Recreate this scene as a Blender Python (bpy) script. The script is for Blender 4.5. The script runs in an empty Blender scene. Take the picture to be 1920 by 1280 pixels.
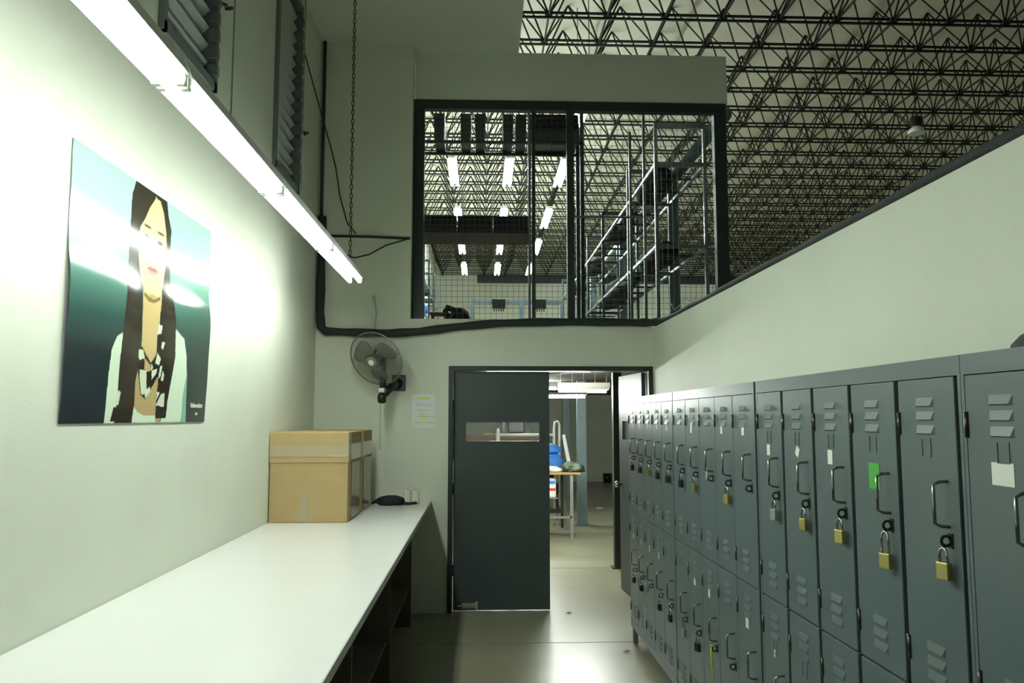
import bpy, bmesh, math, random
import numpy as np
from mathutils import Vector, Matrix

random.seed(7)
scene = bpy.context.scene
COL = scene.collection

# ------------------------------------------------------------------ camera, world, exposure
FPX, EYE = 1493.0, 1.675
PITCH = math.atan(142 / FPX)
YAW = math.atan(58 * math.cos(PITCH) / FPX)
cd = bpy.data.cameras.new('camera')
cam = bpy.data.objects.new('camera', cd)
COL.objects.link(cam)
scene.camera = cam
cd.sensor_fit = 'HORIZONTAL'
cd.sensor_width = 36.0
cd.lens = FPX * 36.0 / 1920.0
cd.clip_start = 0.05
cd.clip_end = 200
fwd = Vector((math.sin(YAW) * math.cos(PITCH), math.cos(YAW) * math.cos(PITCH), math.sin(PITCH)))
rgt = Vector((math.cos(YAW), -math.sin(YAW), 0))
upv = rgt.cross(fwd)
cam.matrix_world = Matrix(((rgt.x, upv.x, -fwd.x, 0), (rgt.y, upv.y, -fwd.y, 0),
                           (rgt.z, upv.z, -fwd.z, EYE), (0, 0, 0, 1)))
w = bpy.data.worlds.new('world')
scene.world = w
w.use_nodes = True
w.node_tree.nodes['Background'].inputs[0].default_value = (0.75, 0.9, 0.8, 1)
w.node_tree.nodes['Background'].inputs[1].default_value = 0.0
vs = scene.view_settings
vs.view_transform = 'Standard'
vs.look = 'None'
vs.exposure = 0.32
vs.gamma = 1.0
vs.use_curve_mapping = False

TUBE_ROOM = 42.0      # radiance of the room's tubes
TUBE_HALL = 118.0      # hall fixtures hung high
TUBE_LOW = 195.0       # workshop lamps below the mezzanine
TUBE_TINT = (0.92, 1.0, 0.92)
HALL_TINT = (0.87, 1.0, 0.99)

# ------------------------------------------------------------------ materials
def lin(c):
    return tuple((x / 12.92 if x <= 0.04045 else ((x + 0.055) / 1.055) ** 2.4) for x in c)

def srgb(r, g, b):
    return lin((r / 255, g / 255, b / 255))

MATS = {}
def mat(name, col, rough=0.6, metal=0.0, noise=0.0, scale=4.0, bump=0.0, bscale=60.0, rvar=0.0, coat=0.0,
        detail=6.0, dark=None, spec=0.5):
    if name in MATS:
        return MATS[name]
    m = bpy.data.materials.new(name)
    m.use_nodes = True
    nt = m.node_tree
    b = nt.nodes['Principled BSDF']
    b.inputs['Roughness'].default_value = rough
    b.inputs['Metallic'].default_value = metal
    b.inputs['Base Color'].default_value = (*col, 1)
    b.inputs['Coat Weight'].default_value = coat
    b.inputs['Coat Roughness'].default_value = 0.08
    b.inputs['Specular IOR Level'].default_value = spec
    tc = nt.nodes.new('ShaderNodeTexCoord')
    if noise > 0:
        n = nt.nodes.new('ShaderNodeTexNoise')
        n.inputs['Scale'].default_value = scale
        n.inputs['Detail'].default_value = detail
        nt.links.new(tc.outputs['Object'], n.inputs['Vector'])
        r = nt.nodes.new('ShaderNodeValToRGB')
        lo = dark if dark else tuple(c * (1 - noise) for c in col)
        hi = tuple(min(1, c * (1 + noise * 0.6)) for c in col)
        r.color_ramp.elements[0].color = (*lo, 1)
        r.color_ramp.elements[1].color = (*hi, 1)
        r.color_ramp.elements[0].position = 0.2
        r.color_ramp.elements[1].position = 0.8
        nt.links.new(n.outputs['Fac'], r.inputs['Fac'])
        nt.links.new(r.outputs['Color'], b.inputs['Base Color'])
        if rvar > 0:
            mr = nt.nodes.new('ShaderNodeMapRange')
            mr.inputs['To Min'].default_value = max(0.02, rough - rvar)
            mr.inputs['To Max'].default_value = rough + rvar
            nt.links.new(n.outputs['Fac'], mr.inputs['Value'])
            nt.links.new(mr.outputs['Result'], b.inputs['Roughness'])
    if bump > 0:
        n2 = nt.nodes.new('ShaderNodeTexNoise')
        n2.inputs['Scale'].default_value = bscale
        n2.inputs['Detail'].default_value = 4
        nt.links.new(tc.outputs['Object'], n2.inputs['Vector'])
        bp = nt.nodes.new('ShaderNodeBump')
        bp.inputs['Strength'].default_value = bump
        bp.inputs['Distance'].default_value = 0.01
        nt.links.new(n2.outputs['Fac'], bp.inputs['Height'])
        nt.links.new(bp.outputs['Normal'], b.inputs['Normal'])
    MATS[name] = m
    return m

def emis(name, col, strength):
    m = bpy.data.materials.new(name)
    m.use_nodes = True
    nt = m.node_tree
    nt.nodes.clear()
    o = nt.nodes.new('ShaderNodeOutputMaterial')
    e = nt.nodes.new('ShaderNodeEmission')
    e.inputs[0].default_value = (*col, 1)
    e.inputs[1].default_value = strength
    nt.links.new(e.outputs[0], o.inputs[0])
    return m

def paint_mat(name, rough=0.5, coat=0.0):
    m = bpy.data.materials.new(name)
    m.use_nodes = True
    nt = m.node_tree
    b = nt.nodes['Principled BSDF']
    a = nt.nodes.new('ShaderNodeAttribute')
    a.attribute_name = 'print'
    nt.links.new(a.outputs['Color'], b.inputs['Base Color'])
    b.inputs['Roughness'].default_value = rough
    b.inputs['Coat Weight'].default_value = coat
    b.inputs['Coat Roughness'].default_value = 0.13
    b.inputs['Specular IOR Level'].default_value = 0.0 if coat > 0 else 0.4
    return m

def glass_mat(name, col, rough, alpha):
    m = bpy.data.materials.new(name)
    m.use_nodes = True
    b = m.node_tree.nodes['Principled BSDF']
    b.inputs['Base Color'].default_value = (*col, 1)
    b.inputs['Roughness'].default_value = rough
    b.inputs['Alpha'].default_value = alpha
    return m

M_WALL = mat('wall_paint', (0.675, 0.715, 0.60), 0.62, noise=0.06, scale=2.2, bump=0.12, bscale=90)
M_HALLWALL = mat('hall_paint', (0.72, 0.73, 0.62), 0.7, noise=0.05, scale=1.0)
M_ROOF = mat('roof_deck', (0.58, 0.555, 0.42), 0.7, noise=0.10, scale=0.9)
M_TRUSS = mat('truss_steel', (0.020, 0.021, 0.013), 0.8, noise=0.25, scale=5, spec=0.2)
M_FLOOR = mat('polished_concrete', (0.30, 0.30, 0.205), 0.30, noise=0.30, scale=1.1, bump=0.04, bscale=14, rvar=0.05, detail=4,
              dark=(0.20, 0.195, 0.13))
M_JOINT = mat('joint_filler', (0.035, 0.035, 0.028), 0.9)
M_LOCK = mat('locker_enamel', (0.110, 0.148, 0.155), 0.34, noise=0.10, scale=3, bump=0.04, bscale=40, rvar=0.06)
M_DOOR = mat('door_enamel', (0.052, 0.068, 0.070), 0.45, noise=0.12, scale=3, bump=0.03, bscale=30)
M_FRAME = mat('steel_frame_paint', (0.022, 0.030, 0.028), 0.45, noise=0.12, scale=4)
M_TUBE = mat('rack_steel', (0.15, 0.19, 0.19), 0.30, metal=0.55, noise=0.1, scale=6)
M_BEAM = mat('blue_grey_paint', (0.16, 0.215, 0.22), 0.4, noise=0.1, scale=4)
M_WIRE = mat('mesh_wire', (0.09, 0.10, 0.08), 0.5, metal=0.4)
M_BLACK = mat('black_cloth', (0.012, 0.012, 0.012), 0.8, bump=0.4, bscale=25)
M_HOSE = mat('hose_foam', (0.022, 0.026, 0.024), 0.75, bump=0.6, bscale=40)
M_LAM = mat('white_laminate', (0.84, 0.85, 0.82), 0.22, noise=0.03, scale=1.5)
M_EDGE = mat('laminate_edge', (0.50, 0.51, 0.47), 0.5)
M_UNDER = mat('bench_board', (0.12, 0.105, 0.075), 0.7, noise=0.2, scale=5)
M_CARD = mat('cardboard', (0.43, 0.315, 0.145), 0.75, noise=0.08, scale=6, bump=0.08, bscale=120)
M_TAPE = mat('packing_tape', (0.42, 0.35, 0.22), 0.10, bump=0.5, bscale=18, coat=0.6)
M_TAPE2 = mat('brown_tape', (0.20, 0.155, 0.08), 0.34, bump=0.4, bscale=16, coat=0.5)
M_WHITE = mat('white_paint', (0.72, 0.74, 0.68), 0.4)
M_CONE = mat('thread_white', (0.74, 0.74, 0.62), 0.8, bump=0.3, bscale=200)
M_CHROME = mat('chrome', (0.55, 0.55, 0.52), 0.18, metal=1.0)
M_HANDLE = mat('handle_steel', (0.26, 0.27, 0.26), 0.22, metal=0.9)
M_BRASS = mat('brass', (0.46, 0.40, 0.15), 0.28, metal=0.85)
M_DKMETAL = mat('dark_metal', (0.05, 0.052, 0.05), 0.3, metal=0.7)
M_FANPL = mat('fan_plastic', (0.16, 0.18, 0.155), 0.35)
M_FANBLADE = mat('fan_blade', (0.14, 0.155, 0.13), 0.45)
M_FANWIRE = mat('fan_wire', (0.24, 0.26, 0.22), 0.35, metal=0.5)
M_BLKPL = mat('black_plastic', (0.010, 0.010, 0.010), 0.35)
M_STICK = mat('white_sticker', (0.78, 0.80, 0.72), 0.5)
M_GREEN = mat('green_sticker', (0.07, 0.42, 0.06), 0.5)
M_YELLOW = mat('yellow_ribbon', (0.62, 0.62, 0.03), 0.6)
M_WOOD = mat('table_wood', (0.42, 0.27, 0.10), 0.5, noise=0.3, scale=7)
M_BROWN = mat('brown_board', (0.14, 0.075, 0.035), 0.6, noise=0.3, scale=6)
M_BLUE = mat('blue_cloth', (0.04, 0.20, 0.62), 0.7, bump=0.5, bscale=20)
M_GRNCL = mat('green_cloth', (0.14, 0.20, 0.12), 0.8, noise=0.8, scale=9, dark=(0.01, 0.014, 0.012), bump=0.5, bscale=18)
M_RED = mat('red_print', (0.6, 0.03, 0.03), 0.5)
M_GALV = mat('galvanised', (0.40, 0.42, 0.38), 0.4, metal=0.6, noise=0.2, scale=14)
M_LOUV = mat('louvre_glass', (0.48, 0.52, 0.49), 0.3, noise=0.1, scale=5)  # blade grey made paler: lens glow is mixed into the colour
M_NIGHT = mat('louvre_back_screen', (0.10, 0.11, 0.11), 0.9)
M_WINFR = mat('window_frame_paint', (0.15, 0.175, 0.17), 0.5)  # frame grey lightened to imitate lens haze around the tubes
M_REDLEG = mat('red_brown_leg', (0.26, 0.07, 0.035), 0.5)
M_LAMPH = mat('lamp_housing', (0.62, 0.60, 0.55), 0.45)
M_MEZZ = mat('mezzanine_underside', (0.11, 0.095, 0.07), 0.8, noise=0.2, scale=2)
M_GLASS = glass_mat('pane_glass', (0.6, 0.65, 0.62), 0.05, 0.12)
E_ROOM = emis('room_tube', TUBE_TINT, TUBE_ROOM)
E_HALL = emis('hall_tube', HALL_TINT, TUBE_HALL)
E_LOW = emis('workshop_tube', (0.94, 1.0, 0.90), TUBE_LOW)

# ------------------------------------------------------------------ mesh helpers
class MB:
    """collects shapes; build() links them as ONE mesh object"""
    def __init__(self):
        self.v, self.f, self.m, self.mats, self.cur = [], [], [], [], 0
    def use(self, material):
        if material not in self.mats:
            self.mats.append(material)
        self.cur = self.mats.index(material)
        return self
    def face(self, idx):
        self.f.append(tuple(idx)); self.m.append(self.cur)
    def box(self, x0, x1, y0, y1, z0, z1):
        b = len(self.v)
        self.v += [(x0, y0, z0), (x1, y0, z0), (x1, y1, z0), (x0, y1, z0),
                   (x0, y0, z1), (x1, y0, z1), (x1, y1, z1), (x0, y1, z1)]
        for q in ((0, 3, 2, 1), (4, 5, 6, 7), (0, 1, 5, 4), (1, 2, 6, 5), (2, 3, 7, 6), (3, 0, 4, 7)):
            self.face([b + i for i in q])
        return self
    def bar(self, a, b, r, n=4, r2=None, caps=True, rot=None):
        a, b = Vector(a), Vector(b)
        d = (b - a).normalized()
        u = d.cross(Vector((0, 0, 1)))
        if u.length < 1e-4:
            u = Vector((1, 0, 0))
        u.normalize()
        v = d.cross(u)
        s = len(self.v)
        off = math.pi / n if rot is None else rot
        for p, rr in ((a, r), (b, r if r2 is None else r2)):
            for i in range(n):
                t = off + 2 * math.pi * i / n
                self.v.append(tuple(p + (u * math.cos(t) + v * math.sin(t)) * rr))
        for i in range(n):
            j = (i + 1) % n
            self.face((s + i, s + j, s + n + j, s + n + i))
        if caps:
            self.face([s + i for i in reversed(range(n))])
            self.face([s + n + i for i in range(n)])
        return self
    def tube(self, pts, r, n=8, closed=False):
        pts = [Vector(p) for p in pts]
        s = len(self.v)
        N = len(pts)
        prev = None
        for i, p in enumerate(pts):
            if closed:
                d = pts[(i + 1) % N] - pts[i - 1]
            else:
                d = pts[min(i + 1, N - 1)] - pts[max(i - 1, 0)]
            d.normalize()
            if prev is None:
                u = d.cross(Vector((0, 0, 1)))
                if u.length < 1e-3:
                    u = d.cross(Vector((1, 0, 0)))
            else:
                u = prev - d * prev.dot(d)
            u.normalize()
            prev = u
            v = d.cross(u)
            rr = r[i] if isinstance(r, (list, tuple)) else r
            for k in range(n):
                t = 2 * math.pi * k / n
                self.v.append(tuple(p + (u * math.cos(t) + v * math.sin(t)) * rr))
        for i in range(N if closed else N - 1):
            a, b = s + i * n, s + ((i + 1) % N) * n
            for k in range(n):
                j = (k + 1) % n
                self.face((a + k, a + j, b + j, b + k))
        if not closed:
            self.face([s + k for k in reversed(range(n))])
            self.face([s + (N - 1) * n + k for k in range(n)])
        return self
    def lathe(self, prof, n=24, origin=(0, 0, 0)):
        """profile of (radius, z) turned about z"""
        s = len(self.v)
        ox, oy, oz = origin
        for r, z in prof:
            for k in range(n):
                t = 2 * math.pi * k / n
                self.v.append((ox + r * math.cos(t), oy + r * math.sin(t), oz + z))
        for i in range(len(prof) - 1):
            for k in range(n):
                j = (k + 1) % n
                self.face((s + i * n + k, s + i * n + j, s + (i + 1) * n + j, s + (i + 1) * n + k))
        self.face([s + k for k in reversed(range(n))])
        self.face([s + (len(prof) - 1) * n + k for k in range(n)])
        return self
    def prism(self, poly, y0, y1):
        """polygon in x,z pushed along y"""
        s = len(self.v); n = len(poly)
        for y in (y0, y1):
            self.v += [(x, y, z) for x, z in poly]
        for i in range(n):
            j = (i + 1) % n
            self.face((s + i, s + j, s + n + j, s + n + i))
        self.face([s + i for i in reversed(range(n))])
        self.face([s + n + i for i in range(n)])
        return self
    def lump(self, c, r, nu=20, nv=12, wob=0.15, seed=0, flat=0.0):
        """cloth-like bundle: a wobbly ellipsoid, flattened below"""
        rnd = random.Random(seed)
        ph = [rnd.uniform(0, 6.28) for _ in range(8)]
        s = len(self.v)
        for i in range(nv + 1):
            th = math.pi * i / nv
            for k in range(nu):
                a = 2 * math.pi * k / nu
                q = 1 + wob * (math.sin(3 * a + ph[0] + 2 * th) * 0.5 + math.sin(5 * a + ph[1] - 3 * th) * 0.35
                               + math.sin(2 * a + 4 * th + ph[2]) * 0.5) * math.sin(th)
                z = math.cos(th) * r[2] * (1 + wob * 0.5 * math.sin(2 * a + ph[3]) * math.sin(th))
                if z < -flat * r[2] and flat > 0:
                    z = -flat * r[2]
                self.v.append((c[0] + r[0] * q * math.sin(th) * math.cos(a), c[1] + r[1] * q * math.sin(th) * math.sin(a), c[2] + z))
        for i in range(nv):
            for k in range(nu):
                j = (k + 1) % nu
                self.face((s + i * nu + k, s + (i + 1) * nu + k, s + (i + 1) * nu + j, s + i * nu + j))
        return self
    def mesh(self, name, material=None, smooth=False):
        me = bpy.data.meshes.new(name)
        me.from_pydata(self.v, [], self.f)
        ml = self.mats if self.mats else [material]
        for x in ml:
            me.materials.append(x)
        if len(ml) > 1:
            me.polygons.foreach_set('material_index', self.m)
        if smooth:
            me.polygons.foreach_set('use_smooth', [True] * len(me.polygons))
        me.update()
        return me
    def build(self, name, material=None, parent=None, smooth=False, bevel=0.0, loc=(0, 0, 0)):
        me = self.mesh(name, material, smooth)
        return link(name, me, parent, bevel, loc)

def link(name, me, parent=None, bevel=0.0, loc=(0, 0, 0)):
    o = bpy.data.objects.new(name, me)
    COL.objects.link(o)
    o.location = loc
    if parent:
        o.parent = parent
    if bevel > 0:
        bv = o.modifiers.new('bevel', 'BEVEL')
        bv.width = bevel
        bv.segments = 2
        bv.limit_method = 'ANGLE'
    return o

def tag(o, label, cat, group=None):
    o['label'] = label
    o['category'] = cat
    if group:
        o['group'] = group
    return o

def thing(name, label, cat, loc=(0, 0, 0), group=None, rotz=0.0):
    o = bpy.data.objects.new(name, None)
    COL.objects.link(o)
    o.empty_display_size = 0.1
    o.location = loc
    o.rotation_euler = (0, 0, rotz)
    return tag(o, label, cat, group)

def struct(o, label=None):
    o['kind'] = 'structure'
    if label:
        o['label'] = label
    return o

def Bx(*a):
    return MB().box(*a)

# ------------------------------------------------------------------ dimensions (metres; x right, y away, z up)
XL, XR = -1.46, 1.53            # room side walls
YW = 7.05                       # face of the end wall
YS = 7.20                       # mesh screen plane
ZC = 5.08                       # soffit
RTOP = 2.47                     # top of the low right wall
CHZ = 8.075                     # bottom chords of the roof frame
S = 0.935                       # roof frame module
DK = CHZ + 0.98 * S - 0.005      # roof deck

# ------------------------------------------------------------------ setting
fl = struct(bpy.data.objects.new('floor', None), 'grey polished concrete floor cut by sawn joints'); COL.objects.link(fl)
JY = [-4.0, 0.2, 3.15, 6.114, 9.06, 12.0, 15.0, 18.0, 36.4]
for a, b in zip(JY[:-1], JY[1:]):
    Bx(-2.3, 18, a + 0.006, b - 0.006, -0.2, 0).build('slab', M_FLOOR, fl)
Bx(-2.3, 18, -4, 36.4, -0.25, -0.008).build('joint_bed', M_JOINT, fl)

# left wall with three louvre openings
WZ0, WZ1 = 3.44, 4.93
WINS = [(5.46, 6.18), (3.50, 4.22), (1.54, 2.26)]
wl = MB()
x0, x1 = XL - 0.18, XL
wl.box(x0, x1, -4, 7.25, 0, WZ0)
wl.box(x0, x1, -4, 7.25, WZ1, ZC + 0.15)
ys = [7.25]
for a, b in WINS:
    ys += [b, a]
ys.append(-4)
for i in range(0, len(ys), 2):
    wl.box(x0, x1, ys[i + 1], ys[i], WZ0, WZ1)
struct(wl.build('wall_left', M_WALL), 'pale greenish painted wall carrying the poster')

wb = MB()
wb.box(XL, -0.287, YW, YW + 0.2, 0, 2.125)
wb.box(XL, XR, YW, YW + 0.2, 2.125, 2.546)
wb.box(XL, -0.632, YW, YW + 0.2, 2.546, ZC)
struct(wb.build('wall_back', M_WALL), 'pale painted end wall around the grey double door')
struct(Bx(-0.625, 2.31, YS - 0.02, YS + 0.05, 4.612, ZC).build('wall_upper', M_WALL), 'pale panel above the wire mesh screen')
struct(Bx(XR, XR + 0.12, -4, 7.25, 0, RTOP).build('wall_right', M_WALL), 'low pale partition wall behind the lockers')
struct(Bx(XL - 0.18, 0.34, -4, YS + 0.2, ZC, ZC + 0.15).build('ceiling', M_WALL), 'pale soffit slab over the left of the room')
struct(Bx(-2.3, -2.1, 7.25, 36.4, 0, DK + 0.1).build('wall_hall_left', M_HALLWALL))
struct(Bx(18, 18.2, -4, 36.4, 0, DK + 0.1).build('wall_hall_right', M_HALLWALL))
struct(Bx(-2.3, 18.2, 36.2, 36.4, 0, DK + 0.1).build('wall_far', M_HALLWALL))
struct(Bx(-2.3, 18.2, -4.2, -4, 0, DK + 0.1).build('wall_rear', M_HALLWALL))
struct(Bx(-2.3, 18.2, -4.2, 36.4, DK, DK + 0.1).build('ceiling_roof', M_ROOF), 'cream roof deck above the steel space frame')
struct(Bx(-2.1, 6.0, 7.25, 21.2, 2.26, 2.44).build('floor_mezzanine', M_MEZZ), 'storage mezzanine slab behind the mesh')
struct(Bx(-2.1, 6.0, 21.0, 21.2, 0, 2.26).build('wall_workshop', M_WALL))
struct(Bx(6.0, 6.2, 7.25, 21.2, 0, 2.26).build('wall_workshop_right', M_WALL))

# ------------------------------------------------------------------ roof space frame
NX0, NX1, NY0, NY1 = -3, 17, -6, 26
gx = lambda i: 1.06 + S * i
gy = lambda j: 12.15 + 0.925 * j
sf = thing('roof_space_frame', 'dark steel space frame of crossed bars under the cream roof', 'roof truss')
xa, xb = gx(NX0) - 0.1, gx(NX1) + 0.1
ya, yb = gy(NY0) - 0.1, gy(NY1) - 0.1
TZ = CHZ + 0.98 * S
cx = MB()
for dz in (-0.038, 0.038):
    cx.bar((xa, 0, dz), (xb, 0, dz), 0.024)
cxm = cx.mesh('cross_chord', M_TRUSS)
cym = MB().bar((0, ya, 0), (0, yb, 0), 0.020).mesh('long_chord', M_TRUSS)
for j in range(NY0, NY1):
    link('cross_chord', cxm, sf, 0, (0, gy(j), CHZ))
for i in range(NX0, NX1 + 1):
    link('long_chord', cym, sf, 0, (gx(i), 0, CHZ))
diag = []
brm = {}
for sx in (-1, 1):
    for sy in (-1, 1):
        brm[(sx, sy)] = MB().bar((0, 0, 0), (sx * S / 2, sy * 0.4625, 0.98 * S), 0.0155, caps=False).mesh('brace', M_TRUSS)
for j in range(NY0, NY1):
    for i in range(NX0, NX1 + 1):
        for sx in (-1, 1):
            for sy in (-1, 1):
                X, Y = gx(i), gy(j)
                vis = (Y > 11.6 and 0.05 * Y < X < 11)
                diag.append((0 if vis else 1, math.hypot(X, Y), X, Y, sx, sy))
diag.sort()
lat = MB()
for k, (nv, d, X, Y, sx, sy) in enumerate(diag):
    if k < 290:
        link('brace', brm[(sx, sy)], sf, 0, (X, Y, CHZ))
    else:
        lat.bar((X, Y, CHZ), (X + sx * S / 2, Y + sy * 0.4625, TZ), 0.0155, caps=False)
for j in range(NY0, NY1):
    for i in range(NX0, NX1 + 1):
        lat.box(gx(i) - 0.055, gx(i) + 0.055, gy(j) - 0.055, gy(j) + 0.055, CHZ - 0.02, CHZ + 0.05)
lo = lat.build('brace_lattice', M_TRUSS, sf)
lo['kind'] = 'stuff'
# beam along the far wall
tag(Bx(-0.2, 14, 35.9, 36.2, 7.8, 8.15).build('wall_beam', M_FRAME), 'dark steel beam across the top of the far hall wall', 'beam')

# ------------------------------------------------------------------ hall fluorescent fixtures
def hall_fixture(x, y0, y1, label, z=6.875):
    t = thing('hall_light', label, 'ceiling light', (x, y0, z), 'fluorescent lights hung in rows under the hall roof')
    L = y1 - y0
    Bx(-0.07, 0.07, 0, L, 0.035, 0.10).build('housing', M_LAMPH, t)
    for dx in (-0.062, 0.062):
        MB().bar((dx, 0.02, 0), (dx, L - 0.02, 0), 0.034, n=8).build('tube', E_HALL, t)
    for yy in (0.2, L - 0.2):
        MB().bar((0, yy, 0.1), (0, yy, DK + 0.01 - z), 0.008).build('hanger', M_TRUSS, t)
HX = (-0.61, 0.56, 1.70)
HY = [(11.95, 13.8), (15.75, 17.55), (19.62, 21.5), (23.2, 25.05), (26.9, 28.8)]
HL = ['first fluorescent light beyond the mesh screen', 'second fluorescent light beyond the mesh screen',
      'third fluorescent light behind the loaded shelf', 'fourth fluorescent light under the roof frame',
      'small distant last fluorescent light']
HR = ['in the hall row beside the left hall wall', 'in the middle hall row', 'in the hall row alongside the tall rack']
for j, (a, b) in enumerate(HY):
    for i, x in enumerate(HX):
        if j or i == 2:
            hall_fixture(x, a, b, HL[j] + ' ' + HR[i])

hb = thing('high_bay_lamp', 'unlit pendant high bay lamp with pale dome under the roof frame', 'lamp', (8.93, 15.57, 7.48))
MB().lathe([(0.02, 0.36), (0.11, 0.34), (0.12, 0.18), (0.06, 0.14)], 16).build('ballast', M_TRUSS, hb, smooth=True)
MB().lathe([(0.06, 0.16), (0.13, 0.10), (0.17, 0.01), (0.16, 0.0), (0.03, 0.09)], 20).build('dome', M_WHITE, hb, smooth=True)
MB().bar((0, 0, 0.35), (0, 0, DK - 7.48 + 0.01), 0.012, n=6).build('rod', M_TRUSS, hb)

# ------------------------------------------------------------------ left wall louvre windows
for n, (a, b) in enumerate(WINS, 1):
    wn = bpy.data.objects.new('window_%d' % n, None)
    COL.objects.link(wn)
    struct(wn, 'grey louvre window high in the left wall')
    m = MB()
    m.box(XL - 0.12, XL + 0.025, a - 0.01, a + 0.035, WZ0 - 0.02, WZ1 + 0.02)
    m.box(XL - 0.12, XL + 0.025, b - 0.035, b + 0.01, WZ0 - 0.02, WZ1 + 0.02)
    m.box(XL - 0.12, XL + 0.025, a, b, WZ0 - 0.02, WZ0 + 0.03)
    m.box(XL - 0.12, XL + 0.025, a, b, WZ1 - 0.03, WZ1 + 0.02)
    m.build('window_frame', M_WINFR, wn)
    Bx(XL - 0.17, XL - 0.16, a, b, WZ0, WZ1).build('backing', M_NIGHT, wn)
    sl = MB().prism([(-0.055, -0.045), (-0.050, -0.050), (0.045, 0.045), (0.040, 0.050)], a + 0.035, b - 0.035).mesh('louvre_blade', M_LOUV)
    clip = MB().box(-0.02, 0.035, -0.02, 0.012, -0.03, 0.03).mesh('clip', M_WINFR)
    z = WZ0 + 0.09
    while z < WZ1 - 0.06:
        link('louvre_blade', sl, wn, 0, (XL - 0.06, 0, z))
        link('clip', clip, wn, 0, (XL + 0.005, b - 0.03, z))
        z += 0.098
    hnd = MB()
    hnd.bar((XL + 0.02, b - 0.01, 3.93), (XL + 0.05, b + 0.03, 3.93), 0.012, n=6)
    hnd.bar((XL + 0.05, b + 0.03, 3.915), (XL + 0.06, b + 0.09, 3.95), 0.011, n=6)
    hnd.build('crank_handle', M_DKMETAL, wn)

# ------------------------------------------------------------------ mesh screen
ms = thing('mesh_screen', 'dark steel framed wire mesh screen above the double door', 'screen', (0, YS, 2.546))
def P(name, x0, x1, z0, z1, d0=-0.03, d1=0.05, m=M_FRAME):
    return Bx(x0, x1, d0, d1, z0 - 2.546, z1 - 2.546).build(name, m, ms)
P('post', -0.632, -0.531, 2.546, 4.612)
P('post', 2.175, 2.29, 1.2, 4.612)
P('head_rail', -0.632, 2.29, 4.525, 4.612, -0.032, 0.052)
P('post', 0.787, 0.852, 2.546, 4.53)
P('post', 0.428, 0.450, 2.546, 4.53, -0.01, 0.03, M_TUBE)
P('post', 0.462, 0.492, 2.546, 4.53, -0.01, 0.03)
P('sill_rail', -0.632, 2.29, 2.52, 2.556, -0.02, 0.05)
P('middle_rail', 0.852, 1.50, 3.515, 3.532, 0.0, 0.02, M_TUBE)
wm = MB()
x = -0.53
while x < 2.17:
    wm.bar((x, 0.01, 0), (x, 0.01, 1.98), 0.0021, caps=False)
    x += 0.0513
z = 0.02
while z < 1.98:
    wm.bar((-0.53, 0.013, z), (2.175, 0.013, z), 0.0021, caps=False)
    z += 0.0513
wmo = wm.build('wire_mesh', M_WIRE, ms)
wmo['kind'] = 'stuff'

# ------------------------------------------------------------------ mezzanine racks and goods
FZ = 2.44
def rack(name, label, xa_, xb_, ysl, top, shelves, y_end):
    t = thing(name, label, 'rack', (0, 0, FZ))
    post = MB().box(-0.018, 0.018, -0.018, 0.018, 0, top - FZ).mesh('upright', M_TUBE)
    for y in ysl:
        for xx in (xa_, xb_):
            link('upright', post, t, 0, (xx, y, 0))
        Bx(min(xa_, xb_), max(xa_, xb_), y - 0.018, y + 0.018, top - FZ - 0.05, top - FZ).build('top_rail', M_TUBE, t)
        for s in shelves:
            Bx(min(xa_, xb_), max(xa_, xb_), y - 0.016, y + 0.016, s - FZ - 0.04, s - FZ).build('shelf_arm', M_TUBE, t)
    nb = int((y_end - ysl[0]) / 0.5)
    bar_me = MB().box(min(xa_, xb_), max(xa_, xb_), -0.014, 0.014, -0.022, 0).mesh('cross_bar', M_FRAME)
    for s in shelves:
        for k in range(1, nb):
            link('cross_bar', bar_me, t, 0, (0, ysl[0] + k * (y_end - ysl[0]) / nb, s - FZ))
    for s in shelves:
        for xx in (xa_, xb_):
            Bx(xx - 0.014, xx + 0.014, ysl[0], y_end, s - FZ - 0.03, s - FZ).build('shelf_rail', M_TUBE, t)
    return t
rk = rack('storage_rack', 'tall grey steel rack with black bundles along the right side of mezzanine', 1.80, 2.31,
          [7.98, 9.53, 11.57, 13.24, 15.3, 17.4], 4.72, [3.44, 4.30], 17.4)
Bx(1.79, 1.82, 8.58, 8.61, 0, 5.06 - FZ).build('upright', M_TUBE, rk)
Bx(1.71, 1.74, 8.98, 9.01, 0, 5.0 - FZ).build('upright', M_TUBE, rk)
rk2 = rack('storage_rack', 'grey steel rack far back along the left hall wall', -1.0, -1.5, [13.7, 15.06, 16.45, 18.3], 4.68, [3.5, 4.1], 18.3)

pb = thing('overhead_pipe', 'blue grey steel pipe beam carried on columns behind the rack', 'beam', (2.42, 7.6, FZ))
MB().bar((0, 0, 4.68 - FZ), (0, 12.0, 4.68 - FZ), 0.07, n=12).build('pipe', M_BEAM, pb, smooth=True)
for y in (9.8, 13.4, 17.0):
    Bx(-0.06, 0.06, y - 7.66, y - 7.54, 0, 4.66 - FZ).build('column', M_BEAM, pb)

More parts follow.
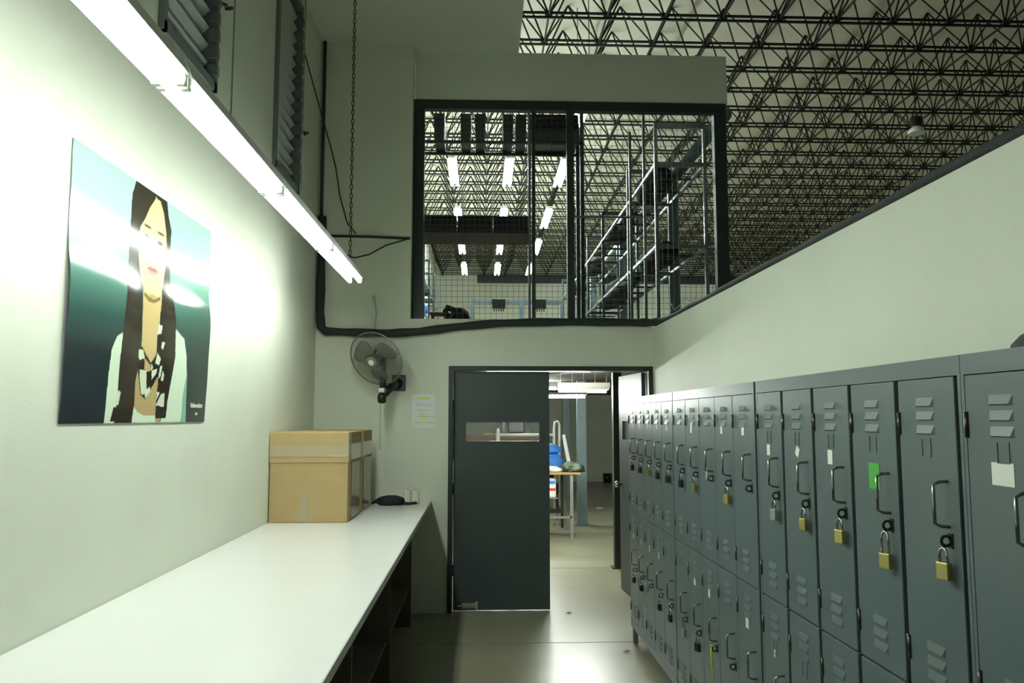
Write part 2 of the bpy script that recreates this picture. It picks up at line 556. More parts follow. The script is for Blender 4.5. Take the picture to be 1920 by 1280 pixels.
# black bundles on the rack: (x, y, shelf z, rx, ry, rz, kind)
BUN = [(2.055, 9.25, 4.30, 0.185, 0.55, 0.195, 'large black wrapped bundle on the top shelf beside the nearest rack frame'),
       (2.055, 11.6, 4.30, 0.185, 0.50, 0.17, 'black wrapped bundle lying on the top shelf mid rack'),
       (2.00, 10.75, 4.30, 0.14, 0.26, 0.10, 'small glossy black parcel between two bundles on the top shelf'),
       (2.055, 9.1, 3.44, 0.185, 0.62, 0.15, 'black wrapped bundle on the lower shelf beside the nearest rack frame'),
       (2.055, 12.0, 3.44, 0.185, 1.35, 0.17, 'long black wrapped bundle stretched along the lower rack shelf'),
       (2.055, 16.6, 4.30, 0.17, 0.5, 0.16, 'black bundle at the far end of the top rack shelf'),
       (2.055, 14.3, 4.30, 0.18, 0.6, 0.16, 'low black bundle past mid rack on the top shelf')]
for k, (bx_, by_, bz_, r0, r1, r2, lab) in enumerate(BUN):
    o = MB().lump((0, 0, r2 * 0.6), (r0, r1, r2), wob=0.17, seed=k + 3, flat=0.6).build('black_bundle', MATS['black_cloth'] if k != 2 else M_BLKPL, None, True, 0, (bx_, by_, bz_))
    tag(o, lab, 'bundle', 'black bundles stored on the mezzanine rack')
o = MB().lump((0, 0, 0.1), (0.10, 0.2, 0.16), wob=0.2, seed=31, flat=0.6).build('blue_cloth', M_BLUE, None, True, 0, (-1.08, 14.4, 3.5))
tag(o, 'pale blue cloth heaped on the far left rack', 'cloth')
o = MB().lump((0, 0, 0.1), (0.14, 0.25, 0.18), wob=0.3, seed=33, flat=0.55).build('black_bundle', M_BLACK, None, True, 0, (-1.2, 15.7, 4.1))
tag(o, 'black bundle on the far left rack beside the hall wall', 'bundle')

# cross shelf close behind the mesh: loaded lower board and dark cartons on the top rails
cs = thing('cross_rack', 'dark rack spanning the left of the mezzanine behind the mesh', 'rack', (0, 8.2, FZ))
for xx in (-0.66, 1.06):
    Bx(xx - 0.02, xx + 0.02, -0.02, 0.02, 0, 4.90 - FZ).build('upright', M_FRAME, cs)
    Bx(xx - 0.02, xx + 0.02, 0.36, 0.40, 0, 4.90 - FZ).build('upright', M_FRAME, cs)
for dy in (-0.02, 0.36):
    Bx(-0.66, 1.06, dy, dy + 0.03, 4.555 - FZ, 4.585 - FZ).build('top_rail', M_FRAME, cs)
Bx(-0.66, 0.50, -0.03, 0.40, 3.555 - FZ, 3.59 - FZ).build('shelf_board', M_UNDER, cs)
for dy in (-0.02, 0.37):
    Bx(0.50, 0.515, dy, dy + 0.015, 3.555 - FZ, 4.56 - FZ).build('hanger', M_FRAME, cs)
for k, (xa_, xb_) in enumerate([(-0.505, -0.40), (-0.225, -0.12), (-0.07, 0.03), (0.225, 0.325), (0.36, 0.465)]):
    t = thing('dark_carton', ['dark carton at the wall end of the high cross rack', 'dark carton second along the high cross rack',
                              'dark carton third along the high cross rack, strap hanging beside it', 'dark carton fourth along the high cross rack',
                              'dark carton against the black crate on the high cross rack'][k], 'carton', (xa_, 8.17, 4.585), 'cartons on the high cross rack')
    W = xb_ - xa_
    Bx(0, W, 0, 0.40, 0, 0.13).build('body', M_FRAME, t, bevel=0.004)
    Bx(-0.004, W + 0.004, -0.006, 0.405, 0.13, 0.285).build('lid', M_BLKPL, t, bevel=0.004)
ct = thing('black_crate', 'black slotted plastic crate on the high cross rack', 'crate', (0.50, 8.17, 4.585))
Bx(0, 0.52, 0, 0.40, 0, 0.11).build('base', M_BLKPL, ct, bevel=0.004)
m = MB()
m.box(0, 0.52, 0, 0.40, 0.11, 0.13); m.box(0, 0.52, 0, 0.40, 0.19, 0.21); m.box(0, 0.52, 0, 0.40, 0.265, 0.29)
m.build('rim', M_BLKPL, ct)
m = MB()
for k in range(14):
    m.box(0.01 + k * 0.038, 0.028 + k * 0.038, 0, 0.40, 0.12, 0.28)
m.build('rib', M_BLACK, ct)
for k in range(3):
    t = thing('slotted_crate', ['black slotted crate on the lower cross board, against the wall column', 'black slotted crate between two others on the lower cross board',
                                'black slotted crate on the lower cross board, beside the thin mesh post'][k], 'crate', (-0.636 + k * 0.378, 8.18, 3.59), 'black slotted crates on the lower cross board')
    Bx(0, 0.374, 0, 0.375, 0, 0.07).build('base', M_BLKPL, t, bevel=0.003)
    Bx(0.012, 0.362, 0.012, 0.363, 0.07, 0.15).build('content', M_BLACK, t)
    Bx(0, 0.374, 0, 0.375, 0.165 + 0.006 * (k % 2), 0.185).build('rim', M_BLKPL, t, bevel=0.003)
    rib = MB().box(0, 0.018, -0.001, 0.376, 0.07, 0.168).mesh('rib', M_BLKPL)
    for q_ in range(9):
        link('rib', rib, t, 0, (0.003 + q_ * 0.0435, 0, 0))

# slumped bag, stool, far gate frame
bg = thing('slumped_bag', 'slumped black bag on the mezzanine floor behind the mesh sill', 'bag', (-0.25, 8.0, FZ))
MB().lump((0.03, 0, 0.15), (0.13, 0.14, 0.19), wob=0.12, seed=71, flat=0.79).build('body', M_BLACK, bg, True)
MB().lump((-0.03, -0.11, 0.12), (0.065, 0.06, 0.13), wob=0.1, seed=72, flat=0.92).build('pocket', M_BLKPL, bg, True)
MB().tube([(-0.07, 0, 0.22), (-0.12, 0, 0.31), (-0.10, 0, 0.34), (-0.02, 0, 0.31)], [0.03, 0.025, 0.03, 0.03], 8).build('flap', M_BLACK, bg, True)
st = thing('stool', 'small stool with red brown splayed legs near the left rack', 'stool', (-0.50, 9.3, FZ))
Bx(-0.10, 0.10, -0.1, 0.1, 0.42, 0.45).build('seat', M_BROWN, st, bevel=0.006)
for sx in (-1, 1):
    for sy in (-1, 1):
        MB().bar((sx * 0.13, sy * 0.13, 0), (sx * 0.07, sy * 0.07, 0.42), 0.013).build('leg', M_REDLEG, st)
gt = thing('goal_frame', 'blue grey steel frame standing far back on the mezzanine', 'frame', (0, 17, FZ))
Bx(-0.22, 1.78, -0.04, 0.04, 4.09 - FZ, 4.19 - FZ).build('top_beam', M_BEAM, gt)
for xx in (-0.19, 0.86, 1.74):
    Bx(xx - 0.045, xx + 0.045, -0.04, 0.04, 0, 4.09 - FZ).build('post', M_BEAM, gt)
for xx, lab in ((0.23, 'dark box hung on the far blue grey frame beside its middle post'), (1.10, 'dark box hung on the far blue grey frame past its middle post')):
    t = thing('hanging_box', lab, 'box', (xx, 16.9, 3.99))
    Bx(0, 0.28, -0.06, 0.06, 0, 0.2).build('body', M_BLKPL, t, bevel=0.005)
    m = MB()
    for k in range(5):
        m.box(0.03 + k * 0.05, 0.05 + k * 0.05, -0.02, 0.02, -0.06, 0.0)
    m.build('fringe', M_BLACK, t)

# ------------------------------------------------------------------ room strip lights
def chain(p0, p1):
    m = MB()
    p0, p1 = Vector(p0), Vector(p1)
    n = int((p1 - p0).length / 0.034)
    for k in range(n):
        c = p0 + (p1 - p0) * ((k + 0.5) / n)
        a = (k % 2) * math.pi / 2
        d = Vector((math.cos(a), math.sin(a), 0)) * 0.008
        m.tube([c + d + Vector((0, 0, -0.014)), c + Vector((0, 0, -0.022)), c - d + Vector((0, 0, -0.014)), c - d + Vector((0, 0, 0.014)),
                c + Vector((0, 0, 0.022)), c + d + Vector((0, 0, 0.014))], 0.0030, 4, closed=True)
    return m
LX, LZ = -0.932, 2.675
FIX = [(1.165, 2.335), (2.35, 3.485), (3.50, 4.675), (4.69, 5.84)]
FLAB = ['twin tube strip light running out of view above the poster corner', 'twin tube strip light hung in front of the poster',
        'twin tube strip light hung level with the first louvre window', 'twin tube strip light at the wall fan end of the row']
for k, (a, b) in enumerate(FIX):
    t = thing('strip_light', FLAB[k], 'strip light', (LX, a, LZ), 'strip lights hung end to end along the left wall')
    L = b - a
    m = MB()
    m.prism([(-0.035, 0.078), (-0.058, 0.021), (-0.055, 0.017), (-0.028, 0.028), (0.028, 0.028), (0.055, 0.017), (0.058, 0.021), (0.035, 0.078)], 0.0, L)
    m.build('housing', M_WHITE, t)
    for dx in (-0.036, 0.036):
        MB().bar((dx, 0.022, 0), (dx, L - 0.022, 0), 0.0165, n=10).build('tube', E_ROOM, t, True)
        for yy in (0.0, L - 0.024):
            MB().box(dx - 0.014, dx + 0.014, yy, yy + 0.024, -0.018, 0.028).build('lamp_holder', M_WHITE, t, bevel=0.003)
    if k == 3:
        chain((0, 5.60 - a, 0.075), (0, 5.60 - a, ZC - LZ)).build('chain', M_DKMETAL, t)
    else:
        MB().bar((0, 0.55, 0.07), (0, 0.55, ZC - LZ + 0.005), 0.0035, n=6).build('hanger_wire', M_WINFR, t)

# ------------------------------------------------------------------ hose, cables, conduit
hp = [(-1.415, 7.0, 3.45), (-1.415, 7.0, 3.0), (-1.415, 7.0, 2.6), (-1.405, 7.0, 2.46), (-1.36, 7.0, 2.425), (-1.1, 7.0, 2.415), (-0.8, 7.0, 2.41),
      (-0.55, 7.0, 2.425), (-0.25, 7.0, 2.465), (0.1, 7.0, 2.50), (0.5, 7.0, 2.515), (1.0, 7.0, 2.52), (1.40, 7.0, 2.515), (1.50, 6.94, 2.51), (1.56, 6.8, 2.50)]
fine = []
for i in range(len(hp) - 1):
    for k in range(4):
        q = k / 4
        p = Vector(hp[i]).lerp(Vector(hp[i + 1]), q)
        fine.append(p)
fine.append(Vector(hp[-1]))
rr = [0.036 + 0.003 * math.sin(i * 1.3) for i in range(len(fine))]
y = 6.6
while y > -0.5:
    fine.append(Vector((1.565 + 0.004 * math.sin(y * 5), y, RTOP + 0.025 + 0.003 * math.sin(y * 3.1))))
    rr.append(0.026 + 0.003 * math.sin(y * 7.7))
    y -= 0.25
tag(MB().tube(fine, rr, 10).build('insulated_hose', M_HOSE, None, True), 'thick black insulated hose along the end wall and over the low right wall', 'hose')
tag(MB().tube([(-0.952, 7.035, 2.44), (-0.945, 7.035, 2.6), (-0.965, 7.035, 2.75)], 0.012, 8).build('conduit', M_WHITE, None, True), 'short white conduit rising above the wall fan', 'conduit')
cab = [(-1.40, 7.04, 3.285), (-1.0, 7.04, 3.28), (-0.64, 7.04, 3.268)]
tag(MB().tube(cab, 0.012, 6).build('wall_cable', M_FRAME, None, True), 'thin dark cable running level from the corner to the mesh screen', 'cable')
sag = [(-0.66, 7.035, 3.262), (-0.85, 7.02, 3.20), (-1.0, 7.0, 3.11), (-1.12, 6.95, 3.07), (-1.2, 6.8, 3.08)]
tag(MB().tube(sag, 0.007, 6).build('lamp_cord', M_FRAME, None, True), 'sagging lamp cord joining the wall cable near the chain', 'cable')
lc = [(-1.445, 6.3, 4.62), (-1.42, 6.7, 4.4), (-1.36, 7.0, 4.1), (-1.31, 7.02, 3.9), (-1.27, 7.02, 3.65), (-1.2, 7.02, 3.4), (-1.12, 7.02, 3.3)]
tag(MB().tube(lc, 0.006, 6).build('loose_wire', M_FRAME, None, True), 'loose thin wire drooping down the corner from the louvre window', 'wire')
tag(MB().bar((-1.43, 7.02, 3.4), (-1.43, 7.02, ZC), 0.016, n=8).build('corner_pipe', M_FRAME, None, True), 'thin dark pipe climbing the wall corner to the soffit', 'pipe')

cw = []
for k in range(26):
    a = k * 0.55
    cw.append((1.56 + 0.02 * math.cos(a), 6.5 - k * 0.032, 2.543 + 0.035 * abs(math.sin(a * 0.8)) + 0.02 * math.sin(a)))
tag(MB().tube(cw, 0.003, 5).build('curled_wire', M_GALV, None, True), 'thin curled wire on the partition top near the mesh screen', 'wire')
for (y_, z_, h_, lab) in ((2.90, 2.725, 0.085, 'small white tape scrap on the wall above the poster corner'),
                          (4.18, 2.74, 0.06, 'small white tape scrap on the wall above the far poster edge')):
    tag(Bx(0, 0.0012, -0.010, 0.010, -h_ / 2, h_ / 2).build('tape_scrap', M_STICK, None, loc=(XL, y_, z_)), lab, 'tape')

# ------------------------------------------------------------------ printed sheets (poster, notice)
def paint_sheet(name, W, H, nx, ny, fn, material, place, bulge=None):
    s, t = np.meshgrid((np.arange(nx + 1)) / nx, (np.arange(ny + 1)) / ny)
    col = fn(s, t)
    off = np.zeros_like(s) if bulge is None else bulge(s, t)
    verts = [place(float(a), float(b), float(c)) for a, b, c in zip(s.ravel(), t.ravel(), off.ravel())]
    idx = np.arange((nx + 1) * (ny + 1)).reshape(ny + 1, nx + 1)
    faces = np.stack([idx[:-1, :-1], idx[:-1, 1:], idx[1:, 1:], idx[1:, :-1]], -1).reshape(-1, 4).tolist()
    n0 = len(verts)
    # back face and rim so the sheet has thickness
    b4 = [place(a, b, -0.002) for a, b in ((0, 0), (1, 0), (1, 1), (0, 1))]
    verts += b4
    faces.append((n0, n0 + 3, n0 + 2, n0 + 1))
    me = bpy.data.meshes.new(name)
    me.from_pydata(verts, [], faces)
    at = me.color_attributes.new('print', 'FLOAT_COLOR', 'POINT')
    c = np.ones((len(verts), 4), np.float32)
    c[:n0, :3] = col.reshape(-1, 3)
    c[n0:, :3] = 0.6
    at.data.foreach_set('color', c.ravel())
    me.materials.append(material)
    me.polygons.foreach_set('use_smooth', [True] * len(me.polygons))
    me.update()
    return me

def inpoly(s, t, poly):
    ins = np.zeros(s.shape, bool)
    n = len(poly)
    for i in range(n):
        x1, y1 = poly[i]; x2, y2 = poly[(i + 1) % n]
        if y1 == y2:
            continue
        c = ((y1 > t) != (y2 > t)) & (s < (x2 - x1) * (t - y1) / (y2 - y1) + x1)
        ins ^= c
    return ins

def C3(r, g, b):
    return np.array(srgb(r, g, b))

def poster_paint(s, t):
    rnd = np.random.RandomState(3)
    stops = [(0.0, C3(38, 46, 50)), (0.28, C3(40, 52, 54)), (0.42, C3(52, 82, 78)), (0.56, C3(84, 128, 114)), (0.72, C3(128, 172, 152)),
             (0.86, C3(158, 205, 182)), (1.0, C3(172, 222, 196))]
    col = np.zeros(s.shape + (3,))
    tt = t + 0.05 * (1 - s) * (t - 0.2)
    for i in range(3):
        col[..., i] = np.interp(tt, [q[0] for q in stops], [q[1][i] for q in stops])
    right = np.clip((s - 0.6) * 3, 0, 1)[..., None] * (t < 0.6)[..., None]
    col = col * (1 - 0.5 * right) + 0.5 * right * C3(66, 78, 68)
    def fill(poly, c, jit=0.0):
        m = inpoly(s, t, poly)
        v = np.array(c)
        if jit:
            j = 1 + jit * (np.sin(s * 180 + 9 * np.sin(t * 11)) * 0.6 + np.sin(s * 410 + 3 * t) * 0.4)
            col[m] = (v[None, :] * j[m][:, None])
        else:
            col[m] = v
    def ell(cx_, cy_, rx, ry, c, soft=0.35):
        d = np.sqrt(((s - cx_) / rx) ** 2 + ((t - cy_) / ry) ** 2)
        a = np.clip((1 - d) / soft, 0, 1)[..., None]
        col[:] = col * (1 - a) + a * np.array(c)
    white = C3(212, 230, 205)
    fill([(.31, .365), (.264, .338), (.239, .285), (.231, .162), (.228, -.01), (.40, -.01), (.36, .3)], white)
    fill([(.672, .432), (.753, .395), (.783, .316), (.816, -.01), (.60, -.01), (.62, .1), (.669, .246), (.66, .4)], white)
    fill([(.775, .13), (.797, .257), (.816, -.01), (.766, -.01), (.775, .06)], C3(128, 178, 152))
    fill([(.405, .34), (.60, .34), (.60, -.01), (.39, -.01)], C3(176, 156, 112))
    hair = [(.36, 1.01), (.337, .934), (.333, .821), (.332, .667), (.315, .572), (.303, .411), (.296, .311), (.292, .214), (.294, .127), (.288, -.01),
            (.405, -.01), (.408, .172), (.436, .3), (.43, .5), (.41, .7), (.5, .99), (.56, .94), (.595, .7), (.565, .578), (.554, .477), (.55, .343),
            (.585, .129), (.649, .099), (.663, .178), (.685, .305), (.674, .453), (.644, .584), (.623, .739), (.632, .881), (.602, .939), (.583, 1.01)]
    fill([(.431, .56), (.436, .434), (.438, .33), (.508, .25), (.54, .31), (.552, .421), (.565, .5), (.57, .578)], C3(196, 176, 124))
    face = [(.501, .985), (.466, .935), (.43, .865), (.398, .82), (.392, .738), (.40, .678), (.413, .610), (.436, .565), (.475, .540), (.510, .535),
            (.548, .555), (.578, .61), (.594, .70), (.597, .79), (.588, .864), (.565, .936), (.536, .98)]
    fill(hair, C3(56, 52, 42), 0.22)
    fill(face, C3(214, 202, 150))
    ell(.50, .545, .055, .018, C3(170, 152, 104), 0.8)
    fill([(.44, .552), (.48, .538), (.51, .534), (.55, .556), (.553, .54), (.51, .517), (.47, .52), (.437, .538)], C3(128, 112, 74))
    # features
    for ex in (.445, .545):
        ell(ex, .792, .032, .014, C3(70, 58, 46), 0.5)
        ell(ex, .79, .016, .010, C3(28, 24, 22), 0.4)
        ell(ex + .004, .838, .042, .010, C3(84, 72, 54), 0.6)
    ell(.478, .722, .008, .007, C3(124, 98, 70), 0.6)
    ell(.512, .722, .008, .007, C3(124, 98, 70), 0.6)
    ell(.472, .765, .007, .05, C3(194, 178, 128), 0.9)
    fill([(.455, .660), (.48, .674), (.497, .669), (.512, .674), (.545, .662), (.515, .655), (.48, .655)], C3(150, 104, 102))
    fill([(.458, .659), (.48, .655), (.515, .655), (.543, .661), (.52, .640), (.497, .636), (.475, .641)], C3(190, 146, 140))
    # scarf
    dk = C3(46, 40, 32)
    fill([(.413, .31), (.443, .318), (.508, .257), (.543, .296), (.544, .38), (.548, .433), (.57, .44), (.63, .288), (.652, .198), (.646, .07), (.641, .018),
          (.559, .018), (.559, .075), (.562, .139), (.567, .169), (.561, .2), (.52, .146), (.484, .097), (.448, .116), (.419, .224)], dk)
    fill([(.463, .274), (.506, .248), (.511, .223), (.486, .217), (.466, .228)], C3(182, 162, 116))
    fill([(.404, .066), (.434, .043), (.477, .03), (.558, .03), (.566, -.01), (.396, -.01)], white)
    fill([(.275, .061), (.397, .065), (.395, .006), (.262, .005)], dk)
    for p in ([(.42, .307), (.451, .306), (.464, .274), (.43, .262), (.417, .273)], [(.433, .221), (.482, .221), (.489, .127), (.454, .116), (.437, .183)],
              [(.474, .13), (.509, .154), (.517, .137), (.483, .1)], [(.512, .257), (.525, .236), (.514, .223)], [(.517, .224), (.554, .235), (.549, .213), (.521, .186)],
              [(.55, .305), (.574, .282), (.565, .251), (.538, .26)], [(.577, .358), (.599, .357), (.587, .323), (.574, .331)],
              [(.548, .433), (.575, .43), (.57, .393), (.543, .386)], [(.573, .25), (.588, .251), (.58, .202), (.566, .192)], [(.594, .23), (.607, .213), (.601, .183), (.585, .189)],
              [(.562, .136), (.584, .131), (.561, .099)], [(.594, .127), (.621, .13), (.621, .069), (.559, .075)], [(.292, .126), (.313, .123), (.302, .071), (.287, .067)]):
        fill(p, C3(204, 218, 192))
    return col

def poster_bulge(s, t):
    # the sheet hangs slack: a shallow fold a little above its middle
    from_top = 1 / (1 + np.exp((t - 0.565 - 0.02 * s) / 0.028))
    return 0.001 + 0.019 * (1 - 0.8 * np.exp(-((s - 0.47) / 0.11) ** 2)) * from_top * np.clip(t / 0.6, 0, 1) ** 0.8 + 0.0012 * np.sin(t * 13 + s * 2) ** 2

PY0, PY1, PZ0, PZ1 = 2.815, 4.265, 1.652, 2.667
pm = paint_sheet('poster', 1, 1, 360, 250, poster_paint, paint_mat('poster_print', 0.30, 0.8),
                 lambda a, b, c: (XL + 0.004 + c, (a - 0.5) * (PY1 - PY0), (b - 0.5) * (PZ1 - PZ0)),
                 poster_bulge)
po = link('poster', pm, None, 0, (0, (PY0 + PY1) / 2, (PZ0 + PZ1) / 2))
tag(po, 'large glossy portrait poster of a long haired woman in a checked scarf', 'poster')
def lettering(txt, size, material, parent, loc, rot, name='lettering'):
    cu = bpy.data.curves.new(name, 'FONT')
    cu.body = txt
    cu.size = size
    cu.extrude = 0.0006
    tmp = bpy.data.objects.new(name, cu)
    COL.objects.link(tmp)
    dg = bpy.context.evaluated_depsgraph_get()
    me = bpy.data.meshes.new_from_object(tmp.evaluated_get(dg))
    bpy.data.objects.remove(tmp)
    me.materials.clear(); me.materials.append(material)
    o = link(name, me, parent, 0, loc)
    o.rotation_euler = rot
    return o
RW = (math.pi / 2, 0, math.pi / 2)
lettering('kidemukter', 0.036, M_STICK, po, (XL + 0.014, 0.345 * 1.45, -0.43 * 1.015), RW)
lettering('sm', 0.026, M_STICK, po, (XL + 0.010, 0.398 * 1.45, -0.466 * 1.015), RW)

def notice_paint(s, t):
    col = np.ones(s.shape + (3,)) * np.array([0.74, 0.78, 0.76])
    def bar_(s0, s1, t0, t1, c):
        m = (s > s0) & (s < s1) & (t > t0) & (t < t1)
        col[m] = c
    ye = np.array([0.74, 0.72, 0.05]); gr = np.array([0.45, 0.48, 0.47])
    rnd = np.random.RandomState(5)
    bar_(.24, .76, .855, .895, ye)
    for k in range(3):
        bar_(.15 + .05 * rnd.rand(), .9 - .1 * rnd.rand(), .75 - k * .045, .762 - k * .045, gr)
    bar_(.46, .66, .705, .722, ye)
    for k, (a, b) in enumerate([(.28, .42), (.32, .58), (.36, .6)]):
        tq = .52 - k * .09
        bar_(.10, .14, tq, tq + .02, gr)
        bar_(.18, .93, tq + .003, tq + .014, gr)
        bar_(a, b, tq - .008, tq + .026, ye)
    bar_(.10, .93, .165, .178, gr)
    bar_(.10, .26, .155, .19, ye)
    bar_(.42, .90, .155, .19, ye)
    return col
nm = paint_sheet('paper_notice', 1, 1, 50, 72, notice_paint, paint_mat('notice_print', 0.6),
                 lambda a, b, c: ((a - 0.5) * 0.212, c, (b - 0.5) * 0.30), lambda s, t: -0.004 - 0.006 * s * s * 0 )
tag(link('paper_notice', nm, None, 0, (-0.502, YW - 0.001, 1.728)), 'white printed notice with yellow highlighted lines taped beside the door', 'notice')

# ------------------------------------------------------------------ double door
fr = struct(bpy.data.objects.new('trim_1', None), 'dark grey steel frame of the double door'); COL.objects.link(fr)
Bx(-0.287, -0.247, YW - 0.015, YW + 0.21, 0, 2.125).build('jamb', M_FRAME, fr, bevel=0.004)
Bx(1.49, 1.53, YW - 0.015, YW + 0.21, 0, 2.125).build('jamb', M_FRAME, fr, bevel=0.004)
Bx(-0.287, 1.53, YW - 0.016, YW + 0.21, 2.085, 2.126).build('head', M_FRAME, fr, bevel=0.004)
Bx(-0.247, -0.235, YW + 0.12, YW + 0.15, 1.30, 2.085).build('stop', M_FRAME, fr)

d1 = struct(bpy.data.objects.new('door_1', None), 'closed dark grey metal door leaf with narrow viewing slot'); COL.objects.link(d1)
YD0, YD1 = YW + 0.05, YW + 0.095
dl, dr, db, dt = -0.239, 0.607, 0.010, 2.079
wx0, wx1, wz0, wz1 = -0.137, 0.524, 1.458, 1.637
m = MB()
m.box(dl, wx0, YD0, YD1, db, dt); m.box(wx1, dr, YD0, YD1, db, dt)
m.box(wx0, wx1, YD0, YD1, db, wz0); m.box(wx0, wx1, YD0, YD1, wz1, dt)
m.build('leaf', M_DOOR, d1)
m = MB()
m.box(wx0 - 0.006, wx0 + 0.006, YD0 - 0.003, YD1 + 0.003, wz0 - 0.006, wz1 + 0.006); m.box(wx1 - 0.006, wx1 + 0.006, YD0 - 0.003, YD1 + 0.003, wz0 - 0.006, wz1 + 0.006)
m.box(wx0, wx1, YD0 - 0.003, YD1 + 0.003, wz0 - 0.006, wz0 + 0.006); m.box(wx0, wx1, YD0 - 0.003, YD1 + 0.003, wz1 - 0.006, wz1 + 0.006)
m.build('slot_frame', M_DOOR, d1)
Bx(wx0, wx1, YD0 + 0.018, YD0 + 0.024, wz0, wz1).build('pane', M_GLASS, d1)
bo = Bx(-0.16, -0.03, YD0 - 0.012, YD0, 0.03, 0.07).build('bolt_plate', M_GALV, d1)
MB().bar((-0.20, YD0 - 0.018, 0.05), (-0.03, YD0 - 0.018, 0.05), 0.008, n=8).build('bolt', M_CHROME, d1)
Bx(-0.045, -0.02, YD0 - 0.03, YD0, 0.015, 0.085).build('bolt_knob', M_GALV, d1, bevel=0.004)
for z in (0.35, 1.05, 1.78):
    MB().bar((dl - 0.004, YD0 - 0.006, z - 0.05), (dl - 0.004, YD0 - 0.006, z + 0.05), 0.007, n=8).build('hinge', M_FRAME, d1)

d2 = struct(bpy.data.objects.new('door_2', None), 'open grey metal door leaf swung back beyond the lockers'); COL.objects.link(d2)
d2.location = (1.452, YW + 0.13, 0)
ang = math.atan2(-0.075, 0.77)
d2.rotation_euler = (0, 0, -ang)
W2 = 0.77
m = MB()
m.box(0, 0.036, 0, 0.12, 0.012, 2.079); m.box(0, 0.036, W2 - 0.12, W2, 0.012, 2.079)
m.box(0, 0.036, 0.12, W2 - 0.12, 0.012, wz0); m.box(0, 0.036, 0.12, W2 - 0.12, wz1, 2.079)
m.build('leaf', M_DOOR, d2)
Bx(0.014, 0.020, 0.12, W2 - 0.12, wz0, wz1).build('pane', M_GLASS, d2)
kn = MB()
kn.lathe([(0.012, 0.0), (0.012, 0.03), (0.028, 0.035), (0.032, 0.05), (0.026, 0.066), (0.008, 0.07)], 18)
ko = kn.build('knob', M_CHROME, d2, True, 0, (0.002, W2 - 0.06, 1.02))
ko.rotation_euler = (0, -math.pi / 2, 0)

# ------------------------------------------------------------------ lockers
LF = 1.136                # front plane of the doors
LT, LB = 1.823, 0.115
UW, NCOL = 1.414, 5
PITCHY = (UW - 0.02) / NCOL
DH = 0.799
Z_UP, Z_LO = 0.974, 0.168

def door_mesh(wd):
    m = MB()
    m.box(0, 0.022, -wd / 2, wd / 2, 0, DH)
    return m.mesh('door', M_LOCK)
lv = MB()
lv.use(M_LOCK)
b = 0.040
lv.v += [(0, -b, 0.024), (0, b, 0.024), (-0.0065, -b + 0.007, 0.003), (-0.0065, b - 0.007, 0.003), (0, -b, 0.0), (0, b, 0.0)]
lv.face((0, 1, 3, 2)); lv.face((0, 2, 4)); lv.face((1, 5, 3))
lv.face((2, 3, 5, 4))
LOUV = lv.mesh('louvre')
HND = MB().tube([(0.004, 0, 0.055), (-0.022, 0, 0.053), (-0.036, 0, 0.046), (-0.036, 0, 0), (-0.036, 0, -0.046), (-0.022, 0, -0.053), (0.004, 0, -0.055)], 0.0042, 8).mesh('handle', M_HANDLE, True)
HNG = MB().bar((0, 0, -0.03), (0, 0, 0.03), 0.006, n=8).mesh('hinge', M_DKMETAL, True)
hs = MB()
ringp = [(-0.013 + 0.012 * math.cos(a), 0, 0.012 * math.sin(a)) for a in [k * math.pi / 5 for k in range(10)]]
hs.tube(ringp, 0.004, 6, closed=True)
hs.box(-0.002, 0.002, -0.009, 0.009, -0.018, 0.018)
HASP = hs.mesh('hasp', M_DKMETAL)
lh = MB()
lh.box(-0.002, 0.001, -0.021, -0.0185, -0.024, 0.024); lh.box(-0.002, 0.001, 0.0185, 0.021, -0.024, 0.024)
lh.box(-0.002, 0.001, -0.0185, 0.0185, -0.024, -0.0215); lh.box(-0.002, 0.001, -0.0185, 0.0185, 0.0215, 0.024)
LHOLD = lh.mesh('card_holder', M_LOCK)

def padlock_meshes(body):
    m = MB()
    m.box(-0.0085, 0.0085, -0.017, 0.017, -0.042, 0)
    return m.mesh('padlock_body', body)
SHK = MB().tube([(0, -0.011, -0.004), (0, -0.011, 0.02), (0, -0.007, 0.030), (0, 0, 0.034), (0, 0.007, 0.030), (0, 0.011, 0.02), (0, 0.011, -0.004)], 0.0032, 8).mesh('shackle', M_CHROME, True)
SHKL = MB().tube([(0, -0.011, -0.004), (0, -0.011, 0.045), (0, -0.007, 0.055), (0, 0, 0.059), (0, 0.007, 0.055), (0, 0.011, 0.045), (0, 0.011, -0.004)], 0.0032, 8).mesh('shackle', M_CHROME, True)
PB = {'brass': padlock_meshes(M_BRASS), 'dark': padlock_meshes(M_DKMETAL), 'silver': padlock_meshes(M_GALV)}

def padlock(kind, y, z, label, long=False, group=None):
    t = thing('padlock', label, 'padlock', (LF - 0.022, y, z - 0.044 - (0.025 if long else 0)), group)
    t.rotation_euler = (0, 0, random.uniform(0.15, 0.42))
    link('padlock_body', PB[kind], t, 0.002)
    link('shackle', SHKL if long else SHK, t)
    return t

